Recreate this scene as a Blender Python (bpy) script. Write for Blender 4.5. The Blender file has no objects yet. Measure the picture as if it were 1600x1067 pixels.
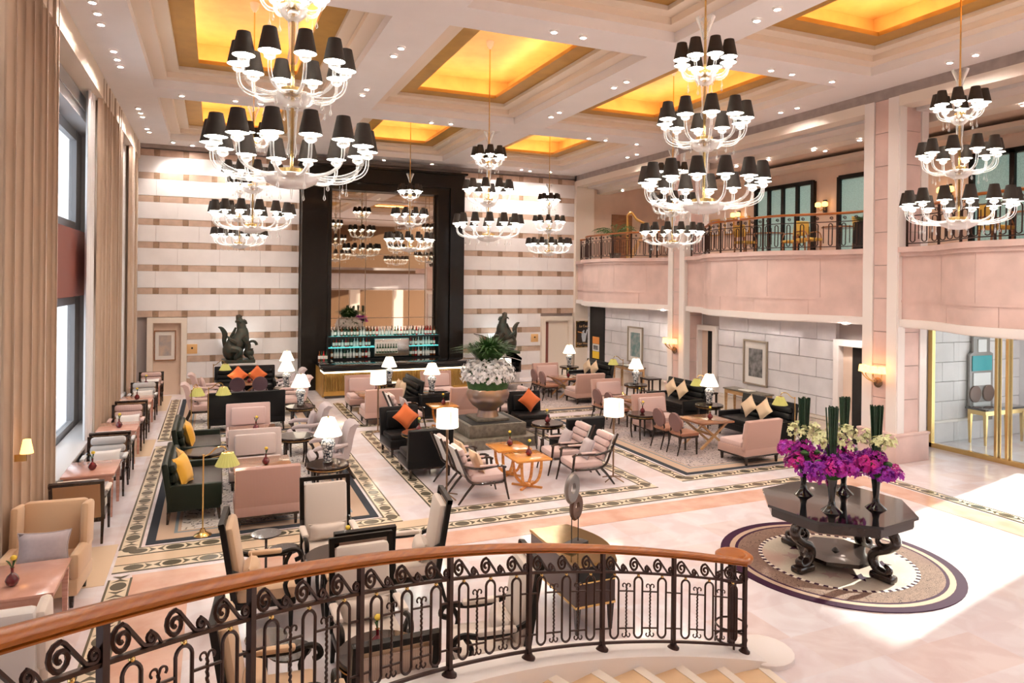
import bpy, bmesh, math, random
from mathutils import Vector, Matrix
random.seed(7)
S = bpy.context.scene
COL = S.collection
PI = math.pi
def R(a): return math.radians(a)

# ------------------------------------------------------------------ camera, sky, sun, exposure
cd = bpy.data.cameras.new('camera'); cam = bpy.data.objects.new('camera', cd); COL.objects.link(cam)
cd.sensor_fit = 'HORIZONTAL'; cd.sensor_width = 36.0; cd.lens = 36.0 * 1094.0 / 1600.0
cd.shift_y = -(533.5 - 438.0) / 1600.0
cd.clip_end = 300
YAW = math.atan(465 / 1094.0)
cam.matrix_world = Matrix.Translation((0, 0, 3.7)) @ Matrix.Rotation(-YAW, 4, 'Z') @ Matrix.Rotation(PI / 2, 4, 'X') @ Matrix.Rotation(R(0.6), 4, 'Z')
S.camera = cam
S.view_settings.view_transform = 'Standard'; S.view_settings.look = 'None'
S.view_settings.gamma = 1.0; S.view_settings.use_curve_mapping = False
S.view_settings.exposure = 0.6
S.cycles.use_adaptive_sampling = True; S.cycles.adaptive_threshold = 0.03
S.cycles.max_bounces = 6; S.cycles.diffuse_bounces = 4; S.cycles.glossy_bounces = 3
S.cycles.transmission_bounces = 3; S.cycles.transparent_max_bounces = 10
S.cycles.caustics_reflective = False; S.cycles.caustics_refractive = False
S.cycles.sample_clamp_indirect = 6.0
S.cycles.use_denoising = True
W = bpy.data.worlds.new('sky'); S.world = W; W.use_nodes = True
W.node_tree.nodes['Background'].inputs[0].default_value = (0.93, 0.97, 1.0, 1)
W.node_tree.nodes['Background'].inputs[1].default_value = 2.0
sl = bpy.data.lights.new('sun', 'SUN'); sun = bpy.data.objects.new('sun', sl); COL.objects.link(sun)
sl.energy = 17.0; sl.angle = R(0.6); sl.color = (1.0, 0.95, 0.85)
SUN_EL, SUN_AZ = R(13.0), R(12.5)
sd = Vector((math.cos(SUN_AZ) * math.cos(SUN_EL), math.sin(SUN_AZ) * math.cos(SUN_EL), math.sin(SUN_EL)))
sun.rotation_euler = sd.to_track_quat('Z', 'Y').to_euler()
sun.location = (30, 14, 9)
DOWN, COVE, BULB, SHADE_E, SCONCE = 1050.0, 15.0, 6.0, 1.5, 2.6

# ------------------------------------------------------------------ materials
MATS = {}
def mat(name, col, rough=.5, metal=0., spec=.5, noise=0., nscale=4., col2=None, bump=0., bscale=40., coat=0., alpha=1., emit=None, estr=0., trans=0., ior=1.45, sheen=0.):
    m = bpy.data.materials.new(name); m.use_nodes = True; nt = m.node_tree; b = nt.nodes['Principled BSDF']
    b.inputs['Base Color'].default_value = (*col, 1); b.inputs['Roughness'].default_value = rough
    b.inputs['Metallic'].default_value = metal; b.inputs['Specular IOR Level'].default_value = spec
    b.inputs['Coat Weight'].default_value = coat; b.inputs['Alpha'].default_value = alpha
    b.inputs['Transmission Weight'].default_value = trans; b.inputs['IOR'].default_value = ior
    b.inputs['Sheen Weight'].default_value = sheen
    if emit: b.inputs['Emission Color'].default_value = (*emit, 1); b.inputs['Emission Strength'].default_value = estr
    if noise > 0 or bump > 0:
        tc = nt.nodes.new('ShaderNodeTexCoord'); n = nt.nodes.new('ShaderNodeTexNoise')
        n.inputs['Scale'].default_value = nscale; n.inputs['Detail'].default_value = 5
        nt.links.new(tc.outputs['Object'], n.inputs['Vector'])
        if noise > 0:
            r = nt.nodes.new('ShaderNodeValToRGB'); c2 = col2 or tuple(c * (1 - noise) for c in col)
            r.color_ramp.elements[0].position = .35; r.color_ramp.elements[1].position = .65
            r.color_ramp.elements[0].color = (*c2, 1); r.color_ramp.elements[1].color = (*col, 1)
            nt.links.new(n.outputs['Fac'], r.inputs['Fac']); nt.links.new(r.outputs['Color'], b.inputs['Base Color'])
        if bump > 0:
            n2 = nt.nodes.new('ShaderNodeTexNoise'); n2.inputs['Scale'].default_value = bscale
            nt.links.new(tc.outputs['Object'], n2.inputs['Vector'])
            bp = nt.nodes.new('ShaderNodeBump'); bp.inputs['Strength'].default_value = bump; bp.inputs['Distance'].default_value = .01
            nt.links.new(n2.outputs['Fac'], bp.inputs['Height']); nt.links.new(bp.outputs['Normal'], b.inputs['Normal'])
    MATS[name] = m; return m
def stripes(name, c1, c2, scale, axis='X', rough=.7, width=.5):
    m = mat(name, c1, rough); nt = m.node_tree; b = nt.nodes['Principled BSDF']
    tc = nt.nodes.new('ShaderNodeTexCoord'); w = nt.nodes.new('ShaderNodeTexWave'); w.bands_direction = axis
    w.inputs['Scale'].default_value = scale; nt.links.new(tc.outputs['Object'], w.inputs['Vector'])
    r = nt.nodes.new('ShaderNodeValToRGB'); r.color_ramp.elements[0].position = width - .1; r.color_ramp.elements[1].position = width + .1
    r.color_ramp.elements[0].color = (*c1, 1); r.color_ramp.elements[1].color = (*c2, 1)
    nt.links.new(w.outputs['Fac'], r.inputs['Fac']); nt.links.new(r.outputs['Color'], b.inputs['Base Color'])
    return m
def wood(name, c1, c2, rough=.3, scale=3., coat=.3, stretch=(1, 1, 12)):
    m = mat(name, c1, rough, coat=coat); nt = m.node_tree; b = nt.nodes['Principled BSDF']
    tc = nt.nodes.new('ShaderNodeTexCoord'); mp = nt.nodes.new('ShaderNodeMapping'); mp.inputs['Scale'].default_value = stretch
    n = nt.nodes.new('ShaderNodeTexNoise'); n.inputs['Scale'].default_value = scale; n.inputs['Detail'].default_value = 6; n.inputs['Distortion'].default_value = .6
    r = nt.nodes.new('ShaderNodeValToRGB'); r.color_ramp.elements[0].position = .35; r.color_ramp.elements[1].position = .68
    r.color_ramp.elements[0].color = (*c1, 1); r.color_ramp.elements[1].color = (*c2, 1)
    nt.links.new(tc.outputs['Object'], mp.inputs['Vector']); nt.links.new(mp.outputs['Vector'], n.inputs['Vector'])
    nt.links.new(n.outputs['Fac'], r.inputs['Fac']); nt.links.new(r.outputs['Color'], b.inputs['Base Color'])
    return m
def emis(name, col, s, base=(.9, .9, .9)):
    return mat(name, base, .6, emit=col, estr=s)

def marble_floor(name, cols, tile=.62, rough=.1):
    m = mat(name, cols[0], rough, spec=.55); nt = m.node_tree; b = nt.nodes['Principled BSDF']
    tc = nt.nodes.new('ShaderNodeTexCoord')
    br = nt.nodes.new('ShaderNodeTexBrick'); br.offset = 0; br.inputs['Scale'].default_value = 1
    br.inputs['Brick Width'].default_value = tile; br.inputs['Row Height'].default_value = tile
    br.inputs['Mortar Size'].default_value = .003; br.inputs['Mortar Smooth'].default_value = 0
    br.inputs['Color1'].default_value = (0, 0, 0, 1); br.inputs['Color2'].default_value = (1, 1, 1, 1); br.inputs['Mortar'].default_value = (.35, .35, .35, 1)
    nt.links.new(tc.outputs['Object'], br.inputs['Vector'])
    r = nt.nodes.new('ShaderNodeValToRGB'); e = r.color_ramp.elements
    e[0].color = (*cols[0], 1); e[1].color = (*cols[-1], 1)
    for i, c in enumerate(cols[1:-1]):
        x = e.new((i + 1) / (len(cols) - 1)); x.color = (*c, 1)
    nt.links.new(br.outputs['Color'], r.inputs['Fac'])
    n = nt.nodes.new('ShaderNodeTexNoise'); n.inputs['Scale'].default_value = 1.6; n.inputs['Detail'].default_value = 8; n.inputs['Distortion'].default_value = 1.4
    nt.links.new(tc.outputs['Object'], n.inputs['Vector'])
    r2 = nt.nodes.new('ShaderNodeValToRGB'); r2.color_ramp.elements[0].position = .42; r2.color_ramp.elements[1].position = .6
    r2.color_ramp.elements[0].color = (.90, .84, .84, 1); r2.color_ramp.elements[1].color = (1, 1, 1, 1)
    nt.links.new(n.outputs['Fac'], r2.inputs['Fac'])
    mx = nt.nodes.new('ShaderNodeMix'); mx.data_type = 'RGBA'; mx.blend_type = 'MULTIPLY'; mx.inputs[0].default_value = .8
    nt.links.new(r.outputs['Color'], mx.inputs[6]); nt.links.new(r2.outputs['Color'], mx.inputs[7])
    nt.links.new(mx.outputs[2], b.inputs['Base Color'])
    return m
def scroll_rug(name, c1, c2, c3, scale=2.2, rough=.95):
    m = mat(name, c1, rough, spec=.1); nt = m.node_tree; b = nt.nodes['Principled BSDF']
    tc = nt.nodes.new('ShaderNodeTexCoord')
    n = nt.nodes.new('ShaderNodeTexNoise'); n.inputs['Scale'].default_value = scale; n.inputs['Detail'].default_value = 1.5; n.inputs['Distortion'].default_value = 2.5
    nt.links.new(tc.outputs['Object'], n.inputs['Vector'])
    mt = nt.nodes.new('ShaderNodeMath'); mt.operation = 'PINGPONG'; mt.inputs[1].default_value = .11
    nt.links.new(n.outputs['Fac'], mt.inputs[0])
    r = nt.nodes.new('ShaderNodeValToRGB'); r.color_ramp.elements[0].position = .012; r.color_ramp.elements[1].position = .024
    r.color_ramp.elements[0].color = (*c2, 1); r.color_ramp.elements[1].color = (*c1, 1)
    nt.links.new(mt.outputs[0], r.inputs['Fac'])
    n2 = nt.nodes.new('ShaderNodeTexNoise'); n2.inputs['Scale'].default_value = 1.1
    nt.links.new(tc.outputs['Object'], n2.inputs['Vector'])
    r2 = nt.nodes.new('ShaderNodeValToRGB'); r2.color_ramp.elements[0].position = .52; r2.color_ramp.elements[1].position = .66
    r2.color_ramp.elements[0].color = (0, 0, 0, 1); r2.color_ramp.elements[1].color = (.7, .7, .7, 1)
    nt.links.new(n2.outputs['Fac'], r2.inputs['Fac'])
    mx = nt.nodes.new('ShaderNodeMix'); mx.data_type = 'RGBA'
    nt.links.new(r2.outputs['Color'], mx.inputs[0]); nt.links.new(r.outputs['Color'], mx.inputs[6]); mx.inputs[7].default_value = (*c3, 1)
    nt.links.new(mx.outputs[2], b.inputs['Base Color'])
    return m
def glassy(name, tint, mixf, rough=.05):
    m = bpy.data.materials.new(name); m.use_nodes = True; nt = m.node_tree; nt.nodes.clear()
    o = nt.nodes.new('ShaderNodeOutputMaterial'); mx = nt.nodes.new('ShaderNodeMixShader'); t = nt.nodes.new('ShaderNodeBsdfTransparent')
    p = nt.nodes.new('ShaderNodeBsdfPrincipled'); t.inputs[0].default_value = (*tint, 1)
    p.inputs['Base Color'].default_value = (*tint, 1); p.inputs['Roughness'].default_value = rough; p.inputs['Specular IOR Level'].default_value = 1.0
    lw = nt.nodes.new('ShaderNodeLayerWeight'); lw.inputs[0].default_value = mixf
    nt.links.new(lw.outputs['Facing'], mx.inputs[0]); nt.links.new(t.outputs[0], mx.inputs[1]); nt.links.new(p.outputs[0], mx.inputs[2])
    nt.links.new(mx.outputs[0], o.inputs[0]); MATS[name] = m; return m

mat('wall_white', (.91, .87, .87), .55, noise=.06, nscale=2)
mat('wall_peach', (.80, .62, .50), .55, noise=.08, nscale=2)
mat('band', (.64, .46, .36), .5, noise=.15, nscale=5); mat('band_square', (.36, .23, .15), .45, noise=.25, nscale=9)
mat('ceiling', (.93, .88, .87), .7, noise=.03, nscale=1.5)
mat('cornice', (.84, .71, .58), .6); mat('coffer_peach', (.86, .72, .60), .6)
mat('greystone', (.42, .34, .31), .6, noise=.2, nscale=4)
mat('pink_stone', (.78, .57, .52), .5, noise=.16, nscale=1.7, bump=.04)
mat('pale_stone', (.80, .77, .79), .5, noise=.1, nscale=2.2, bump=.04)
mat('cream', (.86, .76, .66), .5); mat('cream_white', (.88, .82, .79), .45)
mat('gold_leaf', (.88, .58, .24), .45, metal=.35, noise=.12, nscale=3, bump=.05, bscale=12)
mat('gold_dark', (.56, .31, .07), .45, metal=.4, noise=.12, nscale=3)
mat('joint', (.45, .38, .36), .8)
mat('curtain', (.56, .41, .30), .85, noise=.08, nscale=1.5, sheen=.4); mat('sheer', (.82, .80, .80), .8)
mat('window_frame', (.30, .30, .31), .5); mat('reveal', (.46, .46, .47), .6); mat('spandrel', (.22, .065, .05), .5); mat('sill', (.62, .6, .6), .35)
marble_floor('marble', [(.80, .74, .77), (.84, .79, .82), (.80, .69, .68), (.85, .82, .85), (.80, .73, .76)])
mat('salmon', (.68, .40, .30), .12, noise=.35, nscale=2.6, col2=(.78, .52, .42)); mat('inlay_cream', (.78, .66, .50), .15)
mat('inlay_dark', (.12, .105, .075), .15); mat('inlay_tan', (.74, .56, .40), .15)
mat('rug_dark', (.045, .05, .06), .95, spec=.1); mat('rug_tan', (.50, .36, .27), .95, spec=.1); mat('rug_blue', (.20, .24, .27), .95, spec=.1)
scroll_rug('rug_field', (.66, .61, .59), (.05, .05, .07), (.52, .44, .28), scale=3.0); scroll_rug('rug_field_r', (.46, .38, .36), (.09, .09, .11), (.30, .27, .30), scale=3.4)
mat('purple_rug', (.05, .018, .04), .95, spec=.1); scroll_rug('maze', (.28, .18, .14), (.02, .012, .014), (.20, .12, .10), scale=14); scroll_rug('rug_round_field', (.62, .54, .44), (.66, .58, .48), (.60, .36, .30), scale=3)
mat('dark_wood', (.030, .016, .012), .25, coat=.4, noise=.3, nscale=8); mat('frame_wood', (.010, .007, .005), .42, coat=.08, spec=.25, noise=.2, nscale=6)
wood('rail_wood', (.30, .080, .007), (.42, .125, .010), .3, 3.5, .05, (1, 1, 16)); wood('orange_wood', (.62, .23, .04), (.80, .34, .07), .14, 3, .6)
wood('pink_wood', (.55, .27, .20), (.68, .38, .30), .2, 3, .4); wood('brown_wood', (.24, .10, .05), (.38, .18, .09), .2, 3, .4); wood('honey_wood', (.50, .28, .12), (.64, .40, .20), .3, 3, .2)
mat('iron', (.045, .022, .018), .38, metal=.55); mat('brass', (.72, .50, .20), .22, metal=1); mat('bronze', (.30, .19, .12), .34, metal=.9, noise=.3, nscale=6)
mat('pot_bronze', (.42, .27, .16), .33, metal=.85, noise=.45, nscale=3, col2=(.30, .24, .24)); mat('verdigris', (.035, .055, .045), .45, metal=.35, noise=.5, nscale=9, col2=(.07, .05, .035))
mat('steel', (.6, .58, .56), .25, metal=.9); mat('black_gloss', (.006, .006, .007), .08, coat=.6); mat('black_metal', (.01, .01, .011), .35)
mat('leather_green', (.012, .018, .012), .42, spec=.25, bump=.1, bscale=60); mat('leather_black', (.008, .0075, .008), .45, spec=.2, bump=.1, bscale=60); mat('leather_brown', (.045, .035, .03), .45)
mat('pink_fabric', (.50, .31, .26), .8, sheen=.3); mat('pink_light', (.63, .45, .42), .75, sheen=.3); mat('lilac_fabric', (.50, .42, .43), .75, sheen=.3, noise=.06, nscale=30)
mat('tan_fabric', (.66, .44, .27), .8, sheen=.3); mat('cream_fabric', (.76, .66, .58), .8, sheen=.3); mat('white_fabric', (.78, .74, .72), .8, sheen=.3)
stripes('stripe_back', (.42, .25, .14), (.34, .19, .10), 22); stripes('stripe_grey', (.62, .60, .59), (.50, .48, .48), 18); stripes('stripe_pink', (.52, .32, .28), (.43, .26, .22), 16); stripes('stripe_cream', (.68, .58, .55), (.57, .47, .45), 16)
stripes('stripe_rose', (.66, .48, .45), (.56, .38, .36), 18); stripes('stripe_tan', (.62, .45, .34), (.52, .36, .27), 22)
mat('chair_rose', (.20, .095, .085), .7, sheen=.2); mat('chair_seat', (.34, .15, .09), .5); mat('chair_purple', (.085, .045, .06), .7)
mat('orange_cushion', (.72, .16, .035), .75, sheen=.3); mat('yellow_cushion', (.80, .42, .03), .6, sheen=.3); mat('beige_cushion', (.74, .56, .38), .7)
mat('porcelain', (.80, .82, .84), .12, coat=.6); stripes('porcelain_blue', (.78, .8, .82), (.06, .09, .16), 9, 'Z', .12, .62)
def porc():
    m = mat('china', (.8, .82, .84), .12, coat=.6); nt = m.node_tree; b = nt.nodes['Principled BSDF']
    tc = nt.nodes.new('ShaderNodeTexCoord'); v = nt.nodes.new('ShaderNodeTexVoronoi'); v.feature = 'DISTANCE_TO_EDGE'; v.inputs['Scale'].default_value = 17
    nt.links.new(tc.outputs['Object'], v.inputs['Vector'])
    r = nt.nodes.new('ShaderNodeValToRGB'); r.color_ramp.elements[0].position = .07; r.color_ramp.elements[1].position = .12
    r.color_ramp.elements[0].color = (.02, .035, .06, 1); r.color_ramp.elements[1].color = (.75, .77, .78, 1)
    nt.links.new(v.outputs['Distance'], r.inputs['Fac']); nt.links.new(r.outputs['Color'], b.inputs['Base Color'])
porc()
emis('lamp_shade', (1.0, .86, .66), SHADE_E, (.9, .85, .78)); mat('green_shade', (.30, .27, .07), .6, emit=(.8, .7, .2), estr=.25)
emis('sconce_shade', (1.0, .50, .12), SCONCE, (.9, .6, .3)); emis('bulb', (1.0, .96, .88), 120); emis('cove_led', (1.0, .64, .30), COVE, (1, .8, .4))
emis('downlight_lens', (1.0, .91, .82), DOWN); emis('bar_led', (1.0, .88, .62), 5); emis('shelf_led', (.15, .8, .78), .55, (.05, .3, .3))
mat('shade_black', (.030, .022, .017), .75); mat('shade_lining', (.9, .86, .78), .6, emit=(1.0, .96, .86), estr=BULB * .3)
glassy('crystal', (.98, .98, .98), .55, .1); glassy('clear_glass', (.93, .97, .96), .12, .02); glassy('bowl_glass', (.80, .76, .75), .72, .1); glassy('window_glass', (.84, .86, .88), .06, .05)
mat('mirror', (.62, .55, .48), .02, metal=1); mat('mirror_line', (.35, .27, .2), .3, metal=.8)
mat('frosted', (.30, .40, .36), .35, noise=.4, nscale=40, emit=(.35, .55, .48), estr=.25)  # frosted panes emit faintly, standing in for light behind them
mat('bud_red', (.13, .006, .012), .08, coat=.8); mat('yellow_flower', (.9, .65, .08), .6); mat('leaf', (.035, .11, .02), .5, noise=.4, nscale=8); mat('palm_leaf', (.06, .18, .03), .5, noise=.3, nscale=5)
mat('reed', (.018, .055, .025), .5, noise=.4, nscale=20); mat('magenta', (.66, .015, .26), .55, noise=.5, nscale=6, col2=(.34, .02, .46)); mat('white_petal', (.88, .85, .84), .55); mat('violet', (.36, .015, .40), .55, noise=.4, nscale=7, col2=(.22, .01, .36)); mat('lime_petal', (.78, .80, .45), .55)
mat('granite', (.20, .17, .13), .4, noise=.4, nscale=14); mat('gravel', (.03, .03, .03), .6, noise=.6, nscale=30)
mat('fluted_gold', (.50, .34, .12), .3, metal=.85); mat('stair_stone', (.84, .58, .34), .3, noise=.12, nscale=3); mat('print_grey', (.30, .29, .29), .6, noise=.7, nscale=6, col2=(.08, .08, .08)); mat('print_teal', (.12, .26, .25), .6, noise=.6, nscale=5, col2=(.4, .42, .42))
mat('matboard', (.86, .82, .78), .6); mat('silver_frame', (.45, .38, .30), .35, metal=.7); mat('print_warm', (.60, .47, .38), .6, noise=.5, nscale=4, col2=(.35, .33, .36))
mat('dark_void', (.012, .010, .009), .8); mat('poster_black', (.035, .028, .025), .4); mat('poster_gold', (.82, .50, .22), .5); mat('poster_white', (.72, .76, .80), .5); mat('poster_orange', (.85, .33, .08), .5); mat('poster_yellow', (.9, .6, .04), .5)
mat('teal_panel', (.02, .36, .42), .3); mat('bottle_green', (.02, .07, .03), .1); mat('bottle_brown', (.20, .05, .01), .1); mat('bottle_clear', (.62, .62, .58), .1); mat('bottle_red', (.45, .02, .02), .1); mat('paper', (.85, .83, .78), .6)
mat('ring_grey', (.30, .28, .27), .3, metal=.5); mat('ring_brown', (.16, .09, .07), .25, metal=.3); mat('console_brown', (.055, .028, .026), .3, coat=.3); mat('console_gold', (.42, .28, .12), .12, metal=.9)
mat('warm_wall', (.22, .12, .06), .6); mat('yellow_chair', (.60, .36, .06), .6); mat('harp_gold', (.72, .42, .12), .3, metal=.6)

# ------------------------------------------------------------------ mesh helpers
class G:
    def __init__(s): s.v = []; s.f = []
    def add(s, v, f):
        o = len(s.v); s.v += [tuple(p) for p in v]; s.f += [tuple(i + o for i in q) for q in f]; return s
    def box(s, c, d, rz=0., rx=0., ry=0.):
        x, y, z = d[0] / 2, d[1] / 2, d[2] / 2
        M = Matrix.Translation(c) @ Matrix.Rotation(rz, 4, 'Z') @ Matrix.Rotation(ry, 4, 'Y') @ Matrix.Rotation(rx, 4, 'X')
        v = [M @ Vector((a * x, b * y, e * z)) for a in (-1, 1) for b in (-1, 1) for e in (-1, 1)]
        return s.add(v, [(0, 1, 3, 2), (4, 6, 7, 5), (0, 4, 5, 1), (2, 3, 7, 6), (0, 2, 6, 4), (1, 5, 7, 3)])
    def rbox(s, c, d, r=.03, rz=0., rx=0., ry=0., seg=2):
        bm = bmesh.new(); bmesh.ops.create_cube(bm, size=1)
        bmesh.ops.scale(bm, vec=d, verts=bm.verts); r = min(r, min(d) * .48)
        bmesh.ops.bevel(bm, geom=list(bm.edges), offset=r, segments=seg, profile=.5, affect='EDGES')
        M = Matrix.Translation(c) @ Matrix.Rotation(rz, 4, 'Z') @ Matrix.Rotation(ry, 4, 'Y') @ Matrix.Rotation(rx, 4, 'X')
        bm.verts.index_update()
        s.add([M @ v.co for v in bm.verts], [[v.index for v in f.verts] for f in bm.faces]); bm.free(); return s
    def taper(s, c0, d0, c1, d1):
        v = []
        for c, d in ((c0, d0), (c1, d1)):
            v += [(c[0] + a * d[0] / 2, c[1] + b * d[1] / 2, c[2]) for a, b in ((-1, -1), (1, -1), (1, 1), (-1, 1))]
        return s.add(v, [(3, 2, 1, 0), (4, 5, 6, 7), (0, 1, 5, 4), (1, 2, 6, 5), (2, 3, 7, 6), (3, 0, 4, 7)])
    def lathe(s, prof, n=16, c=(0, 0, 0), cap=True):
        v = []
        for r, z in prof:
            v += [(c[0] + r * math.cos(2 * PI * i / n), c[1] + r * math.sin(2 * PI * i / n), c[2] + z) for i in range(n)]
        f = []
        for k in range(len(prof) - 1):
            for i in range(n):
                j = (i + 1) % n; f.append((k * n + i, k * n + j, (k + 1) * n + j, (k + 1) * n + i))
        if cap: f.append(tuple(range(n - 1, -1, -1))); f.append(tuple((len(prof) - 1) * n + i for i in range(n)))
        return s.add(v, f)
    def tube(s, pts, r, n=6, closed=False, flat=None):
        P = [Vector(p) for p in pts]; m = len(P); rr = list(r) if isinstance(r, (list, tuple)) else [r] * m
        if not closed and 3 <= m <= 10:          # Catmull-Rom through few control points
            Q = []; q2 = []
            for i in range(m - 1):
                a, b, c, d = P[max(i - 1, 0)], P[i], P[i + 1], P[min(i + 2, m - 1)]
                for k in range(4):
                    u = k / 4
                    Q.append(.5 * (2 * b + (c - a) * u + (2 * a - 5 * b + 4 * c - d) * u * u + (3 * b - a - 3 * c + d) * u ** 3)); q2.append(rr[i] + (rr[i + 1] - rr[i]) * u)
            P = Q + [P[-1]]; rr = q2 + [rr[-1]]; m = len(P)
        up = None; v = []
        for i in range(m):
            if closed: t = P[(i + 1) % m] - P[i - 1]
            else: t = P[min(i + 1, m - 1)] - P[max(i - 1, 0)]
            t.normalize()
            if up is None:
                up = Vector((0, 0, 1)) if abs(t.z) < .9 else Vector((0, 1, 0))
            a = t.cross(up)
            if a.length < 1e-4: a = t.cross(Vector((1, 0, 0)))
            a.normalize(); b = a.cross(t).normalized(); up = b
            for k in range(n):
                q = 2 * PI * (k + .5) / n
                v.append(P[i] + a * (math.cos(q) * rr[i] * (flat[0] if flat else 1)) + b * (math.sin(q) * rr[i] * (flat[1] if flat else 1)))
        f = []
        for i in range(m if closed else m - 1):
            j = (i + 1) % m
            for k in range(n):
                l = (k + 1) % n; f.append((i * n + k, i * n + l, j * n + l, j * n + k))
        if not closed: f.append(tuple(range(n - 1, -1, -1))); f.append(tuple((m - 1) * n + k for k in range(n)))
        return s.add(v, f)
    def prism(s, poly, z0, z1, M=None):
        n = len(poly); v = [(x, y, z0) for x, y in poly] + [(x, y, z1) for x, y in poly]
        if M is not None: v = [M @ Vector(p) for p in v]
        f = [tuple(range(n - 1, -1, -1)), tuple(range(n, 2 * n))] + [(i, (i + 1) % n, n + (i + 1) % n, n + i) for i in range(n)]
        return s.add(v, f)
    def sphere(s, c, r, n=10, m=6):
        d = r if isinstance(r, (list, tuple)) else (r, r, r)
        v = [(c[0], c[1], c[2] - d[2])]; f = []
        for k in range(1, m):
            a = -PI / 2 + PI * k / m
            v += [(c[0] + d[0] * math.cos(a) * math.cos(2 * PI * i / n), c[1] + d[1] * math.cos(a) * math.sin(2 * PI * i / n), c[2] + d[2] * math.sin(a)) for i in range(n)]
        v.append((c[0], c[1], c[2] + d[2]))
        for i in range(n):
            j = (i + 1) % n; f.append((0, 1 + j, 1 + i)); f.append((len(v) - 1, 1 + (m - 2) * n + i, 1 + (m - 2) * n + j))
            for k in range(m - 2): f.append((1 + k * n + i, 1 + k * n + j, 1 + (k + 1) * n + j, 1 + (k + 1) * n + i))
        return s.add(v, f)
    def xf(s, M):
        s.v = [tuple(M @ Vector(p)) for p in s.v]; return s
    def mesh(s, name='m', smooth=True, ang=40):
        me = bpy.data.meshes.new(name); me.from_pydata(s.v, [], s.f)
        if smooth:
            me.polygons.foreach_set('use_smooth', [True] * len(me.polygons)); me.set_sharp_from_angle(angle=R(ang))
        me.update(); return me
def obj(name, g, m, parent=None, loc=(0, 0, 0), rz=0., smooth=True, ang=40):
    me = g.mesh(name, smooth, ang) if isinstance(g, G) else g
    if not len(me.materials): me.materials.append(MATS[m])
    o = bpy.data.objects.new(name, me); COL.objects.link(o)
    o.location = loc; o.rotation_euler = (0, 0, rz)
    if parent is not None: o.parent = parent
    return o
def tag(o, label, cat, group=None, kind=None):
    if label: o['label'] = label
    if cat: o['category'] = cat
    if group: o['group'] = group
    if kind: o['kind'] = kind
    return o
def thing(name, label=None, cat=None, loc=(0, 0, 0), rz=0., group=None):
    o = bpy.data.objects.new(name, None); COL.objects.link(o); o.location = loc; o.rotation_euler = (0, 0, rz)
    o.empty_display_size = .1
    return tag(o, label, cat, group)
KIDS = {}
def copy_tree(o, parent=None):
    c = o.copy(); COL.objects.link(c)
    if parent is not None: c.parent = parent
    for ch in CH.get(o.name, []): copy_tree(ch, c)
    return c
CH = {}
PROTO = {}
def place(kind, make, loc, rz, label, cat, group=None, scale=None):
    """first use builds the thing, later uses copy it and its parts"""
    if kind not in PROTO:
        r = make(); PROTO[kind] = r
        for o in COL.objects: pass
        def reg(x):
            CH[x.name] = [k for k in x.children]
            for k in CH[x.name]: reg(k)
        reg(r)
    else: r = copy_tree(PROTO[kind])
    r.location = loc; r.rotation_euler = (0, 0, rz)
    if scale: r.scale = scale
    r['label'] = label; r['category'] = cat
    if group: r['group'] = group
    elif 'group' in r: del r['group']
    return r
def struct(name, g, m, parent=None, label=None, smooth=False):
    o = obj(name, g, m, parent, smooth=smooth)
    if parent is None:
        o['kind'] = 'structure'
        if label: o['label'] = label
    return o

# ------------------------------------------------------------------ room dimensions
XL, XR, YB, ZC = -2.05, 13.0, 24.4, 7.82
YF = -6.0
# floor
struct('floor', G().box((6.5, 9.0, -.1), (27, 34, .2)), 'marble', label='glossy pale pink marble lobby floor')
# salmon marble bands set in the floor
def flat(x0, x1, y0, y1, z=.004, t=.004): return G().box(((x0 + x1) / 2, (y0 + y1) / 2, z - t / 2), (x1 - x0, y1 - y0, t))
sb = struct('trim_1', flat(-.9, 11.55, 9.28, 9.80), 'salmon', label='salmon marble band across the floor before the seating')
for (a, b, c, d) in ((-.9, -.25, 2.0, 9.28), (11.0, 11.55, 2.0, 9.28)): obj('marble_band', flat(a, b, c, d), 'salmon', sb, smooth=False)
obj('marble_band', flat(-2.0, -1.18, 9.6, 11.0), 'inlay_tan', sb, smooth=False); obj('marble_band', flat(-2.0, -1.18, 16.2, 17.8), 'inlay_tan', sb, smooth=False)
obj('marble_band', flat(-1.9, -1.18, 21.5, 24.2), 'inlay_tan', sb, smooth=False); obj('marble_band', flat(-1.14, 3.2, 10.1, 10.48), 'inlay_tan', sb, smooth=False)
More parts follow.
